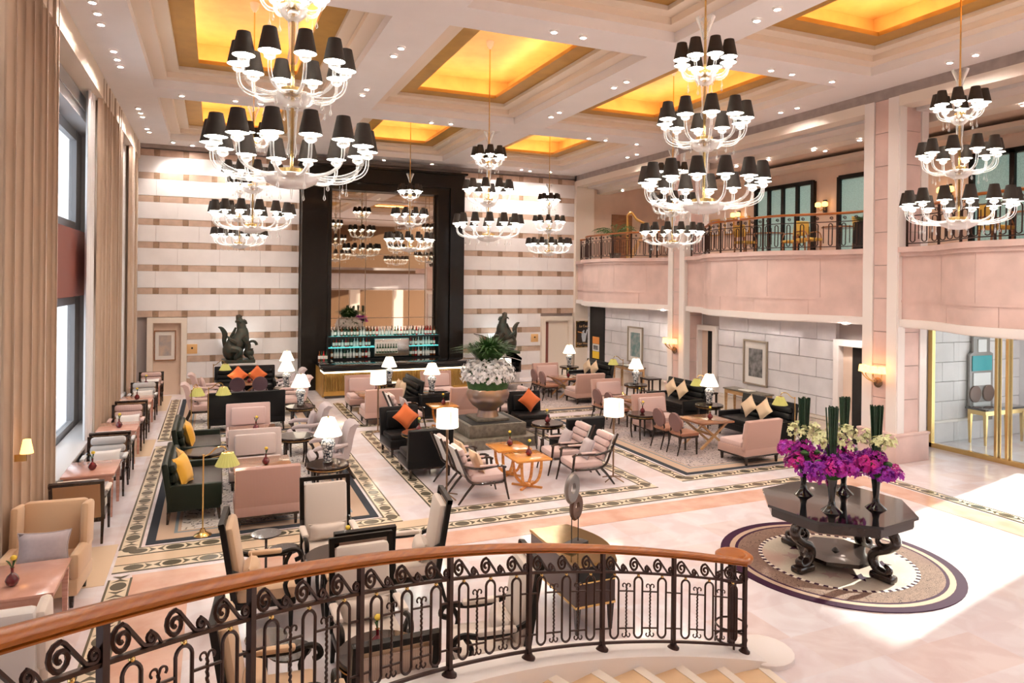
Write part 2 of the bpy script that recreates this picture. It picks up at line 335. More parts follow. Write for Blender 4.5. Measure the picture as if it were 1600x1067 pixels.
# inlaid borders: cream strip, dark edge lines, ovals and bow ties as pieces
OV = G().prism([(.115 * math.cos(2 * PI * i / 16), .088 * math.sin(2 * PI * i / 16)) for i in range(16)], 0, .002).mesh('oval', False); OV.materials.append(MATS['inlay_dark'])
BT = G().prism([(-.1, -.075), (0, -.018), (.1, -.075), (.1, .075), (0, .018), (-.1, .075)], 0, .002)
BT = G(); BT.prism([(-.1, -.09), (-.005, 0), (-.1, .09), (-.07, 0)], 0, .002); BT.prism([(.1, .09), (.005, 0), (.1, -.09), (.07, 0)], 0, .002); BT = BT.mesh('bow', False); BT.materials.append(MATS['inlay_dark'])
nb = [0]
def border_run(parent, x0, y0, x1, y1, w=.24, per=.44):
    L = math.hypot(x1 - x0, y1 - y0); a = math.atan2(y1 - y0, x1 - x0); n = max(1, int(round(L / per)))
    for i in range(n):
        for k, me in ((.25, OV), (.75, BT)):
            s = (i + k) / n; o = bpy.data.objects.new('oval_inlay' if me is OV else 'bow_inlay', me); COL.objects.link(o)
            o.location = (x0 + (x1 - x0) * s, y0 + (y1 - y0) * s, .0065); o.rotation_euler = (0, 0, a); o.parent = parent
    ex = w if abs(x1 - x0) > abs(y1 - y0) else -w
    g = G(); g.box(((x0 + x1) / 2, (y0 + y1) / 2, .003), (L + ex, w, .006), rz=a)
    strip = obj('cream_strip', g, 'inlay_cream', parent, smooth=False)
    e = G()
    for s in (-1, 1): e.box(((x0 + x1) / 2 - s * math.sin(a) * w / 2, (y0 + y1) / 2 + s * math.cos(a) * w / 2, .0035), (L + ex * (1 if ex > 0 else .9), .026, .0068), rz=a)
    obj('edge_line', e, 'inlay_dark', parent, smooth=False)
def ring(x0, x1, y0, y1, far=True, label=''):
    nb[0] += 1
    t = thing('trim_%d' % (nb[0] + 1)); t['kind'] = 'structure'; t['label'] = label
    border_run(t, x0, y0, x1, y0); border_run(t, x0, y0, x0, y1); border_run(t, x1, y0, x1, y1)
    if far: border_run(t, x0, y1, x1, y1)
ring(-1.02, 2.57, 10.62, 16.9, True, 'oval inlaid marble border around the near rug by the curtains')
ring(-1.02, 2.57, 17.65, 23.4, False, 'oval inlaid marble border around the far rug by the curtains')
ring(3.39, 7.27, 10.68, 16.9, True, 'oval inlaid marble border around the open-arm chairs and stone plinth')
ring(3.39, 7.27, 17.65, 21.2, False, 'oval inlaid marble border in front of the bar')
ring(8.15, 11.75, 10.83, 16.9, True, 'oval inlaid marble border around the near rug by the stone wall')
ring(8.15, 11.75, 17.65, 23.4, False, 'oval inlaid marble border around the far rug by the piano')
t = thing('trim_9'); t['kind'] = 'structure'; t['label'] = 'outer oval inlaid marble border running across the lobby'
border_run(t, -1.02, 10.05, 11.75, 10.05); border_run(t, -1.02, 3.5, -1.02, 9.83); border_run(t, 11.75, 3.5, 11.75, 9.83)

# ------------------------------------------------------------------ back wall: slabs, brown bands, dark squares
wb = struct('wall_back', G().box((5.6, YB + .25, 4.0), (18, .3, 8.2)), 'joint', label='back wall of pale stone with brown bands and dark squares')
def hole(x0, x1): return False
ROWS = [7.555 - .7168 * k for k in range(11)]
DOORS_X = [(-1.82, -.84), (11.62, 12.9)]
def spans(z0, z1):
    sp = [(-2.3, 2.6), (8.3, 13.05)]
    out = []
    for a, b in sp:
        if z0 < 2.3:
            if a < 0: out.append((-.78, b))
            else: out.append((a, 11.58))
        else: out.append((a, b))
    return out
SQ = [-1.68 + .8262 * k for k in range(18)]
def slab(name, x0, x1, z0, z1, m, pro):
    obj(name, G().box(((x0 + x1) / 2, YB + .05 - pro / 2, (z0 + z1) / 2), (x1 - x0 - .006, .1 + pro, z1 - z0 - .006)), m, wb, smooth=False)
for k in range(11):
    zc = ROWS[k]; hb = .1
    for a, b in spans(zc - hb, zc + hb):
        xs = [x for x in SQ if a + .1 < x < b - .1]
        edges = [a] + xs + [b]
        for i in range(len(edges) - 1):
            l = edges[i] + (.085 if i > 0 else 0); r = edges[i + 1] - (.085 if i < len(edges) - 2 else 0)
            if r - l > .05: slab('brown_band', l, r, zc - hb, zc + hb, 'band', 0)
        for x in xs: slab('dark_square', x - .085, x + .085, zc - hb, zc + hb, 'band_square', .004)
    ztop = zc - hb; zbot = (ROWS[k + 1] + hb) if k < 10 else 0
    if zbot >= ztop: continue
    for a, b in spans(zbot, ztop):
        n = max(1, int(round((b - a) / 1.24))); off = (k % 2) * .5
        cuts = [a] + [a + (i + off) * (b - a) / n for i in range(n) if a + .2 < a + (i + off) * (b - a) / n < b - .2] + [b]
        for i in range(len(cuts) - 1): slab('stone_slab', cuts[i], cuts[i + 1], zbot, ztop, 'wall_white', .006)
obj('frieze', G().box((5.6, YB, 7.76), (17, .06, .13)), 'greystone', wb, smooth=False)
# door recesses in the back wall
def portal(idx, x0, x1, zt, label, dark=False):
    t = thing('door_%d' % idx); t['kind'] = 'structure'; t['label'] = label
    g = G(); w = .16
    g.box((x0 + w / 2, YB - .05, zt / 2), (w, .2, zt)); g.box((x1 - w / 2, YB - .05, zt / 2), (w, .2, zt)); g.box(((x0 + x1) / 2, YB - .05, zt - w / 2), (x1 - x0 - 2 * w, .2, w))
    obj('door_surround', g, 'cream', t, smooth=False)
    return t
d1 = portal(1, -1.9, -.78, 2.42, 'peach doorway recess beside the curtains with a framed print')
obj('recess_wall', G().box((-1.34, YB + .03, 1.15), (.82, .04, 2.3)), 'wall_peach', d1, smooth=False)
d2 = portal(2, 11.58, 12.92, 2.32, 'cream doorway recess beyond the grand piano')
obj('recess_wall', G().box((12.3, YB + .03, 1.1), (1.0, .04, 2.2)), 'cream', d2, smooth=False); obj('dark_opening', G().box((11.83, YB + .0, 1.05), (.16, .06, 2.1)), 'spandrel', d2, smooth=False)
def pic(name, label, c, w, h, axis, print_m, frame_m='silver_frame', matw=.14, fw=.05):
    """framed picture; axis 'y' hangs on a wall facing -Y, 'x' on a wall facing -X"""
    t = thing(name, label, 'picture', c, 0 if axis == 'y' else -PI / 2)
    g = G()
    for s in (-1, 1):
        g.rbox((s * (w / 2 - fw / 2), -.02, 0), (fw, .05, h), .01); g.rbox((0, -.02, s * (h / 2 - fw / 2)), (w - 2 * fw, .05, fw), .01)
    obj('frame', g, frame_m, t); obj('mat_board', G().box((0, -.004, 0), (w - 2 * fw, .012, h - 2 * fw)), 'matboard', t, smooth=False)
    obj('print', G().box((0, -.012, -.0), (w - 2 * fw - 2 * matw, .006, h - 2 * fw - 2.4 * matw)), print_m, t, smooth=False)
    return t
pic('framed_picture', 'small brown framed print in the peach doorway by the curtains', (-1.4, YB - .01, 1.55), .62, .95, 'y', 'print_warm', 'brown_wood', .1, .035)
for nm, x, z, lb in (('wall_plaque', -.63, 1.42, 'square orange plaque on the striped wall beside the left statue'), ('wall_plaque', 11.33, 1.5, 'square gold plaque on the striped wall beside the right statue')):
    t = thing(nm, lb, 'plaque', (x, YB - .015, z)); obj('plate', G().rbox((0, 0, 0), (.3, .03, .3), .01), 'poster_gold', t)
    obj('keyhole', G().lathe([(.03, 0), (.03, .02)], 10).xf(Matrix.Rotation(PI / 2, 4, 'X') @ Matrix.Translation((0, .03, .014))), 'dark_void', t)
# end pilaster on the back wall and poster
pe = struct('wall_pilaster', G().box((13.4, YB - .02, 3.9), (.8, .3, 7.8)), 'cream', label='cream end pilaster between the striped wall and the balcony')
po = thing('poster', 'framed black poster of a white-gloved hand on the cream pilaster', 'poster', (13.36, YB - .18, 1.62))
g = G()
for s in (-1, 1): g.rbox((s * .31, 0, 0), (.05, .03, 1.04), .008); g.rbox((0, 0, s * .495), (.57, .03, .05), .008)
obj('frame', g, 'console_gold', po); obj('sheet', G().box((0, .008, 0), (.58, .012, .96)), 'poster_black', po, smooth=False)
g = G()
palm = [(-.03, -.3), (.09, -.3), (.13, -.1), (.12, .02), (.02, .06), (-.06, .03), (-.08, -.08)]
g.prism(palm, 0, .006); g.prism([(-.09, .0), (-.05, -.03), (.0, .1), (-.03, .13)], 0, .006); g.prism([(-.03, .03), (.02, .02), (.05, .15), (.01, .16)], 0, .006); g.prism([(.09, -.02), (.14, -.06), (.19, .17), (.15, .18)], 0, .006)
obj('hand', g.xf(Matrix.Translation((0, -.004, 0)) @ Matrix.Rotation(PI / 2, 4, 'X')), 'poster_white', po, smooth=False)
obj('cigar', G().box((-.12, -.006, .07), (.26, .008, .035), ry=R(12)), 'poster_orange', po, smooth=False)
def text(name, body, size, m, parent, loc, rot=(PI / 2, 0, 0), ext=.003):
    c = bpy.data.curves.new(name, 'FONT'); c.body = body; c.size = size; c.extrude = ext; c.align_x = 'CENTER'; c.materials.append(MATS[m])
    tmp = bpy.data.objects.new(name, c); COL.objects.link(tmp); bpy.context.view_layer.update()
    me = bpy.data.meshes.new_from_object(tmp.evaluated_get(bpy.context.evaluated_depsgraph_get())); bpy.data.objects.remove(tmp); bpy.data.curves.remove(c)
    if not len(me.materials): me.materials.append(MATS[m])
    o = bpy.data.objects.new(name, me); COL.objects.link(o); o.parent = parent; o.location = loc; o.rotation_euler = rot; return o
TX = text('lettering', 'La Casa', .13, 'poster_gold', po, (.02, -.004, .27)); text('lettering', 'Cigar House', .11, 'poster_gold', po, (0, -.004, -.40))

# ------------------------------------------------------------------ ceiling with coffers
CX = [(-1.25, 2.53), (3.47, 7.26), (8.16, 11.95)]; CY = [(3.75, 10.02), (10.85, 17.05), (18.0, 23.38)]
gc = G(); T = .5
ys = [YF, CY[0][0], CY[0][1], CY[1][0], CY[1][1], CY[2][0], CY[2][1], YB + .1]
for i in (0, 2, 4, 6): gc.box((6.0, (ys[i] + ys[i + 1]) / 2, ZC + T / 2), (17.2, ys[i + 1] - ys[i], T))
xs = [-2.6, CX[0][0], CX[0][1], CX[1][0], CX[1][1], CX[2][0], CX[2][1], 14.6]
for i in (1, 3, 5):
    for j in (0, 2, 4, 6): gc.box(((xs[j] + xs[j + 1]) / 2, (ys[i] + ys[i + 1]) / 2, ZC + T / 2), (xs[j + 1] - xs[j], ys[i + 1] - ys[i], T))
ce = struct('ceiling', gc, 'ceiling', label='pale coffered ceiling with gold lit recesses')
for (x0, x1) in CX:
    for (y0, y1) in CY:
        def rimg(a, z0, z1, w):
            q = G()
            X0, X1, Y0, Y1 = x0 + a, x1 - a, y0 + a, y1 - a
            q.box((X0 + w / 2, (Y0 + Y1) / 2, (z0 + z1) / 2), (w, Y1 - Y0, z1 - z0)); q.box((X1 - w / 2, (Y0 + Y1) / 2, (z0 + z1) / 2), (w, Y1 - Y0, z1 - z0))
            q.box(((X0 + X1) / 2, Y0 + w / 2, (z0 + z1) / 2), (X1 - X0 - 2 * w, w, z1 - z0)); q.box(((X0 + X1) / 2, Y1 - w / 2, (z0 + z1) / 2), (X1 - X0 - 2 * w, w, z1 - z0))
            return q
        obj('coffer_step', rimg(-.05, ZC + .18, ZC + .38, .32), 'coffer_peach', ce, smooth=False)
        obj('coffer_cornice', rimg(.27, ZC + .30, ZC + .50, .24), 'cornice', ce, smooth=False)
        obj('coffer_ledge', rimg(.50, ZC + .38, ZC + .46, .40), 'gold_dark', ce, smooth=False)
        obj('coffer_wall', rimg(.02, ZC + .42, ZC + 1.02, .3), 'gold_leaf', ce, smooth=False)
        obj('coffer_panel', G().box(((x0 + x1) / 2, (y0 + y1) / 2, ZC + 1.0), (x1 - x0, y1 - y0, .06)), 'gold_leaf', ce, smooth=False)
        obj('cove_lamp', rimg(.62, ZC + .47, ZC + .50, .06), 'cove_led', ce, smooth=False)
# recessed downlights
def mk_down():
    t = thing('ceiling_downlight')
    obj('trim_ring', G().lathe([(.045, 0), (.048, -.034), (.052, -.036), (.08, -.008), (.08, 0)], 16, cap=False), 'cream_white', t)
    obj('lens', G().lathe([(.001, 0), (.04, 0), (.04, .004)], 14), 'downlight_lens', t)
    return t
DL = [(-1.72, 12.12), (-1.72, 12.61), (-1.74, 13.13), (-1.73, 14.59), (-1.73, 15.12), (-1.73, 15.6), (-1.75, 19.3), (-1.74, 19.8), (-1.74, 20.26), (-1.76, 21.85), (-1.74, 22.31), (-0.72, 17.52), (0.41, 17.48), (0.97, 17.53), (5.11, 10.36), (5.67, 10.39),
      (3.01, 12.22), (2.99, 12.7), (2.99, 15.18), (3.0, 15.7), (5.17, 17.66), (5.68, 17.58), (7.68, 15.23), (7.7, 15.74), (7.74, 12.31), (7.73, 12.79), (9.83, 10.48), (10.38, 10.5), (11.48, 10.54), (12.46, 12.95), (12.49, 12.46), (9.85, 17.65), (10.42, 17.68), (11.54, 17.76), (12.48, 19.76), (12.47, 19.18),
      (7.71, 8.1), (7.76, 8.59), (12.43, 8.26), (12.44, 8.74), (5.34, 23.94), (7.06, 23.96), (9.35, 23.9), (10.81, 23.83), (-0.68, 23.98), (3.0, 8.1), (3.0, 8.6), (3.0, 5.2), (7.7, 5.2), (12.4, 5.2), (0.4, 10.4), (.97, 10.4), (-1.72, 8.4), (5.2, 3.2), (.6, 3.2), (9.9, 3.2)]  # the last ones, towards the viewpoint, are unseen and added for brightness
for i, (x, y) in enumerate(DL):
    place('down', mk_down, (x, y, ZC - .001), 0, 'small round recessed downlight in the pale coffered ceiling', 'downlight', 'recessed ceiling downlights')

for x in (-1.2, .4, 1.9, 9.3, 10.4, 11.6):   # wall washers of the row by the striped wall
    ld = bpy.data.lights.new('wall_washer', 'SPOT'); lo = bpy.data.objects.new('wall_washer', ld); COL.objects.link(lo)
    lo.location = (x, 23.75, ZC - .06); ld.energy = 80; ld.spot_size = R(80); ld.spot_blend = .7; ld.shadow_soft_size = .04; ld.color = (1, .93, .85)
    lo.rotation_euler = (Vector((x, 24.7, 5.4)) - lo.location).to_track_quat('-Z', 'Y').to_euler()
    place('down', mk_down, (x, 23.7, ZC - .001), 0, 'small round recessed downlight in the pale coffered ceiling', 'downlight', 'recessed ceiling downlights')
# ------------------------------------------------------------------ window wall with curtains
wl = struct('wall_left', G().box((-3.4, 9, 4), (.2, 32, 8.4)), 'wall_white', label='window wall behind the tall curtains')
bpy.data.objects.remove(wl)
WIN = [(-5.0, -1.6), (.5, 3.9), (6.2, 9.0), (13.0, 18.3), (20.4, 23.6)]  # first two, out of view, are added to let in more daylight
g = G()
edges = [YF] + [e for w in WIN for e in w] + [YB]
for i in range(0, len(edges), 2): g.box((-2.72, (edges[i] + edges[i + 1]) / 2, 3.95), (.5, edges[i + 1] - edges[i], 7.9))
for a, b in WIN: g.box((-2.72, (a + b) / 2, 7.35), (.5, b - a, 1.0)); g.box((-2.72, (a + b) / 2, .2), (.5, b - a, .4))
wl = struct('wall_left', g, 'reveal', label='window wall behind the tall curtains')
obj('cornice_beam', G().box((-2.31, 9, 7.6), (.34, 31, .5)), 'cornice', wl, smooth=False)
for i, (a, b) in enumerate(WIN):
    t = thing('window_%d' % (i + 1)); t['kind'] = 'structure'; t['label'] = 'tall window with a dark red spandrel between the curtains'
    g = G(); x = -2.85
    for y, w_ in ((a + .15, .3), (b - .3, .6), ((a + b) / 2, .22)): g.box((x, y, 3.9), (.14, w_, 7.0))
    for z in (.45, 3.2, 4.75, 6.75): g.box((x, (a + b) / 2, z), (.12, b - a, .22))
    obj('window_frame', g, 'window_frame', t, smooth=False)
    obj('spandrel_panel', G().box((-2.66, (a + b) / 2, 3.95), (.34, b - a, 1.3)), 'spandrel', t, smooth=False)
    for (z0, z1) in ((.5, 3.2), (4.75, 6.85)):
        for (ya, yb) in ((a + .28, (a + b) / 2 - .09), ((a + b) / 2 + .09, b - .58)): obj('window_pane', G().box((-2.86, (ya + yb) / 2, (z0 + z1) / 2), (.012, yb - ya, z1 - z0)), 'window_glass', t, smooth=False)
    obj('window_sill', G().rbox((-2.5, (a + b) / 2, .42), (.5, b - a, .07), .015), 'sill', t)
# curtains: folded cloth hung from the ceiling
def curtain(y0, y1, m, label, x=-2.22, amp=.11, folds=7, z1=ZC - .05, z0=.03):
    n = folds * 8; nz = 5; v = []; f = []
    for k in range(nz + 1):
        zz = z0 + (z1 - z0) * k / nz; sq = 1 - .05 * (k / nz)
        for side in (0, 1):
            for i in range(n + 1):
                s = i / n; ph = s * folds * 2 * PI + .5 * math.sin(s * 9)
                v.append((x + amp * math.sin(ph) * sq * (1 - .15 * math.sin(s * 23)) - side * .012, y0 + (y1 - y0) * (s + .015 * math.sin(ph * 2)), zz))
    w = n + 1
    for k in range(nz):
        for i in range(n):
            a = (2 * k) * w + i; b = (2 * k + 2) * w + i; f.append((a, a + 1, b + 1, b))
            a2 = (2 * k + 1) * w + i; b2 = (2 * k + 3) * w + i; f.append((a2, b2, b2 + 1, a2 + 1))
    g = G(); g.add(v, f); t = thing('curtain', label, 'curtain')
    obj('drape', g, m, t, ang=180)
    g = G(); g.box((x, (y0 + y1) / 2, z1 + .025), (.06, y1 - y0, .045)); obj('curtain_track', g, 'window_frame', t, smooth=False)
curtain(9.15, 12.42, 'curtain', 'tan floor-length curtain nearest the stairs, hiding the wall lamp', folds=8, amp=.12)
curtain(5.0, 8.3, 'sheer', 'pale sheer curtain at the very edge beside the near tan curtain', x=-2.2, folds=8, amp=.08)
curtain(15.9, 16.5, 'sheer', 'pale lining curtain at the near edge of the middle tan drape', x=-2.3, folds=3, amp=.05)
curtain(16.5, 20.3, 'curtain', 'middle tan floor-length curtain between two windows', folds=9, amp=.11)
curtain(22.15, 24.1, 'curtain', 'farthest tan curtain in the corner by the striped wall', folds=6, amp=.1)
curtain(21.9, 22.6, 'sheer', 'pale lining curtain at the far window by the corner', x=-2.36, folds=3, amp=.06)
obj('curtain_pelmet', G().box((-2.42, 14.2, 7.0), (.02, 20, .02)), 'window_frame', wl, smooth=False)

# ------------------------------------------------------------------ front hall wall behind the viewpoint (seen in the bar mirror)
struct('wall_front', G().box((6, YF - .1, 4), (20, .2, 8.2)), 'warm_wall', label='front hall wall behind the stairs')
g = G(); n = 24
pts = [(5.5 + 10.5 * i / n, -1.6 - .9 * math.sin(PI * i / n)) for i in range(n + 1)]
poly = pts + [(p[0], p[1] - .3) for p in reversed(pts)]
g.prism(poly, 2.9, 4.5); struct('balcony_front_wall', g, 'pale_stone', label='curved stone balcony front behind the stairs')
struct('balcony_floor', G().box((10.7, -3.7, 4.2), (11, 4.2, .25)), 'warm_wall', label='gallery floor behind the stairs')
for x in (6.2, 9.4, 12.6): struct('column', G().box((x, -3.0, 1.45), (.7, .5, 2.9)), 'cream', label='cream pier under the gallery behind the stairs')
bpy.data.objects['column'].name = 'column'

# ------------------------------------------------------------------ piers, beams and balcony along the stone wall
PIERS = [(3.1, 3.95), (10.2, 11.03), (17.33, 18.14)]
def stone_panel_strip(parent, c, w, z0, z1, axis, h=.68, m='pink_stone'):
    n = int(round((z1 - z0) / h))
    for i in range(n):
        a = z0 + (z1 - z0) * i / n; b = z0 + (z1 - z0) * (i + 1) / n
        d = (.03, w, b - a - .012) if axis == 'x' else (w, .03, b - a - .012)
        obj('stone_block', G().box((c[0], c[1], (a + b) / 2), d), m, parent, smooth=False)
for i, (a, b) in enumerate(PIERS):
    t = thing('pillar'); t['kind'] = 'structure'; t['label'] = ['stone pier beside the staircase', 'pink stone pier with a lit sconce beside the glass doors', 'pink stone pier with a lit sconce between two balcony bays'][i]
    yc = (a + b) / 2; w = b - a
    obj('pier_core', G().box((13.45, yc, 3.85), (.82, w - .06, 7.7)), 'joint', t, smooth=False)
    g = G()
    for s in (-1, 1): g.box((13.01, yc + s * (w / 2 - .12), 3.8), (.06, .24, 7.6))
    for x in (13.1, 13.76): g.box((x, a + .01, 3.8), (.2, .06, 7.6)); g.box((x, b - .01, 3.8), (.2, .06, 7.6))
    obj('white_border', g, 'cream_white', t, smooth=False)
    stone_panel_strip(t, (13.025, yc), w - .5, .6, 7.6, 'x'); stone_panel_strip(t, (13.43, a + .02), .44, .6, 7.6, 'y')
    obj('plinth_block', G().rbox((13.42, yc, .28), (.98, w + .12, .56), .012), 'pink_stone', t)
    g = G(); g.rbox((13.42, yc, .58), (1.02, w + .16, .06), .02); obj('plinth_cap', g, 'pink_stone', t)
struct('beam', G().box((13.45, 9.5, 7.72), (.9, 30, .24)), 'greystone', label='grey stone beam above the balcony openings')
# openings' white frames under the beam
for i, (a, b) in enumerate([(3.95, 10.2), (11.03, 17.33), (18.14, 24.3)]):
    t = thing('trim_%d' % (11 + i)); t['kind'] = 'structure'; t['label'] = 'pale lintel over the balcony opening'
    obj('lintel', G().box((13.2, (a + b) / 2, 7.5), (.42, b - a, .22)), 'cream', t, smooth=False)
    obj('inner_lintel', G().box((13.8, (a + b) / 2, 7.42), (.6, b - a, .16)), 'cream_white', t, smooth=False)
# mezzanine shell
struct('wall_gallery', G().box((17.4, 12, 5.8), (.2, 26, 4)), 'wall_peach', label='peach wall at the back of the balcony')
struct('gallery_ceiling', G().box((15.6, 12, 7.62), (3.8, 26, .2)), 'wall_peach', label='balcony ceiling')
struct('gallery_floor', G().box((15.4, 12, 4.28), (4.0, 26, .3)), 'pink_stone', label='balcony floor slab')
struct('wall_gallery_end', G().box((15.6, 24.55, 5.8), (4.2, .2, 4)), 'wall_peach', label='end wall of the balcony')
gm = thing('gallery_cornice'); gm['kind'] = 'structure'; gm['label'] = 'ceiling cornice of the balcony'
g = G(); g.box((16.95, 12, 7.35), (.75, 26, .12)); g.box((14.3, 12, 7.3), (.5, 26, .25)); obj('cornice_run', g, 'cream', gm, smooth=False)
# balcony fronts: swelling plan, built of single stone panels
def bulge(y, a, b, amp=.85):
    s = (y - a) / (b - a); s = max(0, min(1, s))
    e = min(s, 1 - s) / .5
    k = max(0, min(1, (e - .12) / .6)); k = k * k * (3 - 2 * k)
    return 13.1 - amp * k
def strip(a, b, z0, z1, th, amp, off=0, n=40, y0=None, y1=None):
    y0 = a if y0 is None else y0; y1 = b if y1 is None else y1
    ys_ = [y0 + (y1 - y0) * i / n for i in range(n + 1)]
    v = []; f = []
    for y in ys_:
        x = bulge(y, a, b, amp) - off
        v += [(x, y, z0), (x, y, z1), (x + th, y, z1), (x + th, y, z0)]
    for i in range(n):
        p, q = 4 * i, 4 * i + 4
        f += [(p, q, q + 1, p + 1), (p + 1, q + 1, q + 2, p + 2), (p + 2, q + 2, q + 3, p + 3), (p + 3, q + 3, q, p)]
    f += [(0, 1, 2, 3), (4 * n + 3, 4 * n + 2, 4 * n + 1, 4 * n)]
    return G().add(v, f)
BAYS = [(3.95, 10.2, 'nearest the glass doors'), (11.03, 17.33, 'in the middle bay with the tables'), (18.14, 24.25, 'in the far bay with the harp')]
for bi, (a, b, wh) in enumerate(BAYS):
    t = thing('balcony_wall_%d' % (bi + 1)); t['kind'] = 'structure'; t['label'] = 'swelling pink stone balcony front ' + wh
    obj('backing', strip(a, b, 2.95, 4.3, .3, .85, -.04), 'joint', t, smooth=True)
    npan = 6
    for i in range(npan):
        ya = a + (b - a) * i / npan + .004; yb_ = a + (b - a) * (i + 1) / npan - .004
        obj('stone_panel', strip(a, b, 3.38, 4.28, .06, .85, 0, 8, ya, yb_), 'pink_stone', t, ang=30)
    for i in range(5):
        ya = a + (b - a) * i / 5 + .004; yb_ = a + (b - a) * (i + 1) / 5 - .004
        obj('stone_panel', strip(a, b, 2.98, 3.33, .06, .85, 0, 8, ya, yb_), 'pink_stone', t, ang=30)
    obj('string_course', strip(a, b, 3.33, 3.38, .08, .85, .015), 'pink_stone', t, ang=30)
    obj('cornice', strip(a, b, 4.28, 4.36, .4, .85, .05), 'pink_stone', t, ang=30); obj('cornice_cap', strip(a, b, 4.36, 4.47, .5, .85, .11), 'pink_stone', t, ang=30)
    obj('base_moulding', strip(a, b, 2.83, 2.98, .5, .85, .07), 'cream_white', t, ang=30)
    obj('soffit', strip(a, b, 2.80, 2.86, 2.0, .85, -.05), 'cream_white', t, ang=30)
    # wrought-iron balcony railing following the front
    r = thing('balcony_railing', 'wrought-iron balcony railing with a wooden handrail ' + wh, 'railing')
    ys_ = [a + .02 + (b - a - .04) * i / 40 for i in range(41)]
    bx = lambda y: bulge(y, a, b, .85) + .12
    obj('handrail', G().tube([(bx(y), y, 5.31) for y in ys_], .045, 8, flat=(1, .7)), 'rail_wood', r)
    g = G()
    for z in (5.12, 4.55): g.tube([(bx(y), y, z) for y in ys_], .014, 4)
    obj('bars', g, 'iron', r)
    L = b - a; npost = 8
    for i in range(npost + 1):
        y = a + .03 + (L - .06) * i / npost; obj('post', G().box((bx(y), y, 4.88), (.035, .035, .83)), 'iron', r, smooth=False)
        if i == npost: break
        for k in range(3):
            yo = y + (L - .06) / npost * (k + .5) / 3; w = .055
            pts = [(bx(yo), yo + w * math.cos(q), 4.83 + .2 * (1 if math.sin(q) > 0 else -1) + w * math.sin(q)) for q in [2 * PI * j / 12 for j in range(12)]]
            obj('oval_loop', G().tube(pts, .012, 4, closed=True), 'iron', r, smooth=False)
            sp = [(bx(yo), yo - .06 + .05 * (1 - j / 14) * math.cos(j * .75) + .03, 5.2 + .045 * (1 - j / 14) * math.sin(j * .75)) for j in range(12)]
            obj('scroll', G().tube(sp, .010, 4), 'iron', r, smooth=False)
        for k in (1, 2):
            yo = y + (L - .06) / npost * k / 3; obj('baluster', G().box((bx(yo), yo, 4.83), (.014, .014, .4)), 'iron', r, smooth=False)
# gallery windows, sconces
def gal_window(idx, y0, y1, npane):
    t = thing('window_%d' % idx); t['kind'] = 'structure'; t['label'] = 'dark framed frosted window at the back of the balcony'
    g = G(); n = npane
    for i in range(n + 1): g.box((17.25, y0 + (y1 - y0) * i / n, 5.65), (.14, .12, 2.5))
    for z in (4.45, 6.88): g.box((17.25, (y0 + y1) / 2, z), (.14, y1 - y0, .12))
    obj('window_frame', g, 'frame_wood', t, smooth=False)
    for i in range(n): obj('window_pane', G().box((17.27, y0 + (y1 - y0) * (i + .5) / n, 5.65), (.03, (y1 - y0) / n - .13, 2.3)), 'frosted', t, smooth=False)
gal_window(7, 16.5, 19.0, 4); gal_window(8, 14.4, 15.5, 1); gal_window(9, 8.6, 11.5, 3)
def mk_gal_sconce():
    t = thing('wall_sconce'); obj('backplate', G().rbox((-.03, 0, 0), (.05, .14, .45), .015), 'dark_wood', t)
    for s in (-1, 1):
        obj('arm', G().tube([(-.04, s * .03, -.05), (-.14, s * .1, -.1), (-.18, s * .13, .0)], .012, 6), 'brass', t)
        obj('lamp_shade', G().lathe([(.05, 0), (.09, .03), (.085, .12), (.05, .15)], 12, (-.18, s * .13, .0)), 'sconce_shade', t)
    return t
for y, lb in ((16.05, 'glowing wall sconce on the balcony between frosted windows'), (12.1, 'glowing wall sconce on the balcony behind the chandelier by the glass doors'), (19.9, 'glowing wall sconce on the balcony far beside the frosted windows')):
    place('galsc', mk_gal_sconce, (17.28, y, 6.05), 0, lb, 'sconce')
# balcony downlights
for i, (x, y) in enumerate([(14.2, y) for y in (8.5, 12.2, 13.6, 15.2, 16.5, 19.2, 21.0, 22.8)] + [(16, y) for y in (9.3, 12.4, 14.9, 17.2, 20.2, 22.2)]):
    place('down', mk_down, (x, y, 7.515 if x > 15 else 7.17), 0, 'small round recessed downlight in the balcony ceiling', 'downlight', 'balcony downlights')

for y in (11.6, 12.5, 13.6, 14.3, 15.2, 16.0, 18.6, 19.5, 20.4, 21.2, 22.3, 23.4, 9.6, 8.4, 7.2):
    place('down', mk_down, (13.12 if y > 11 else 13.8, y, 2.80), 0, 'small round downlight under the balcony washing the stone wall', 'downlight', 'downlights under the balcony')
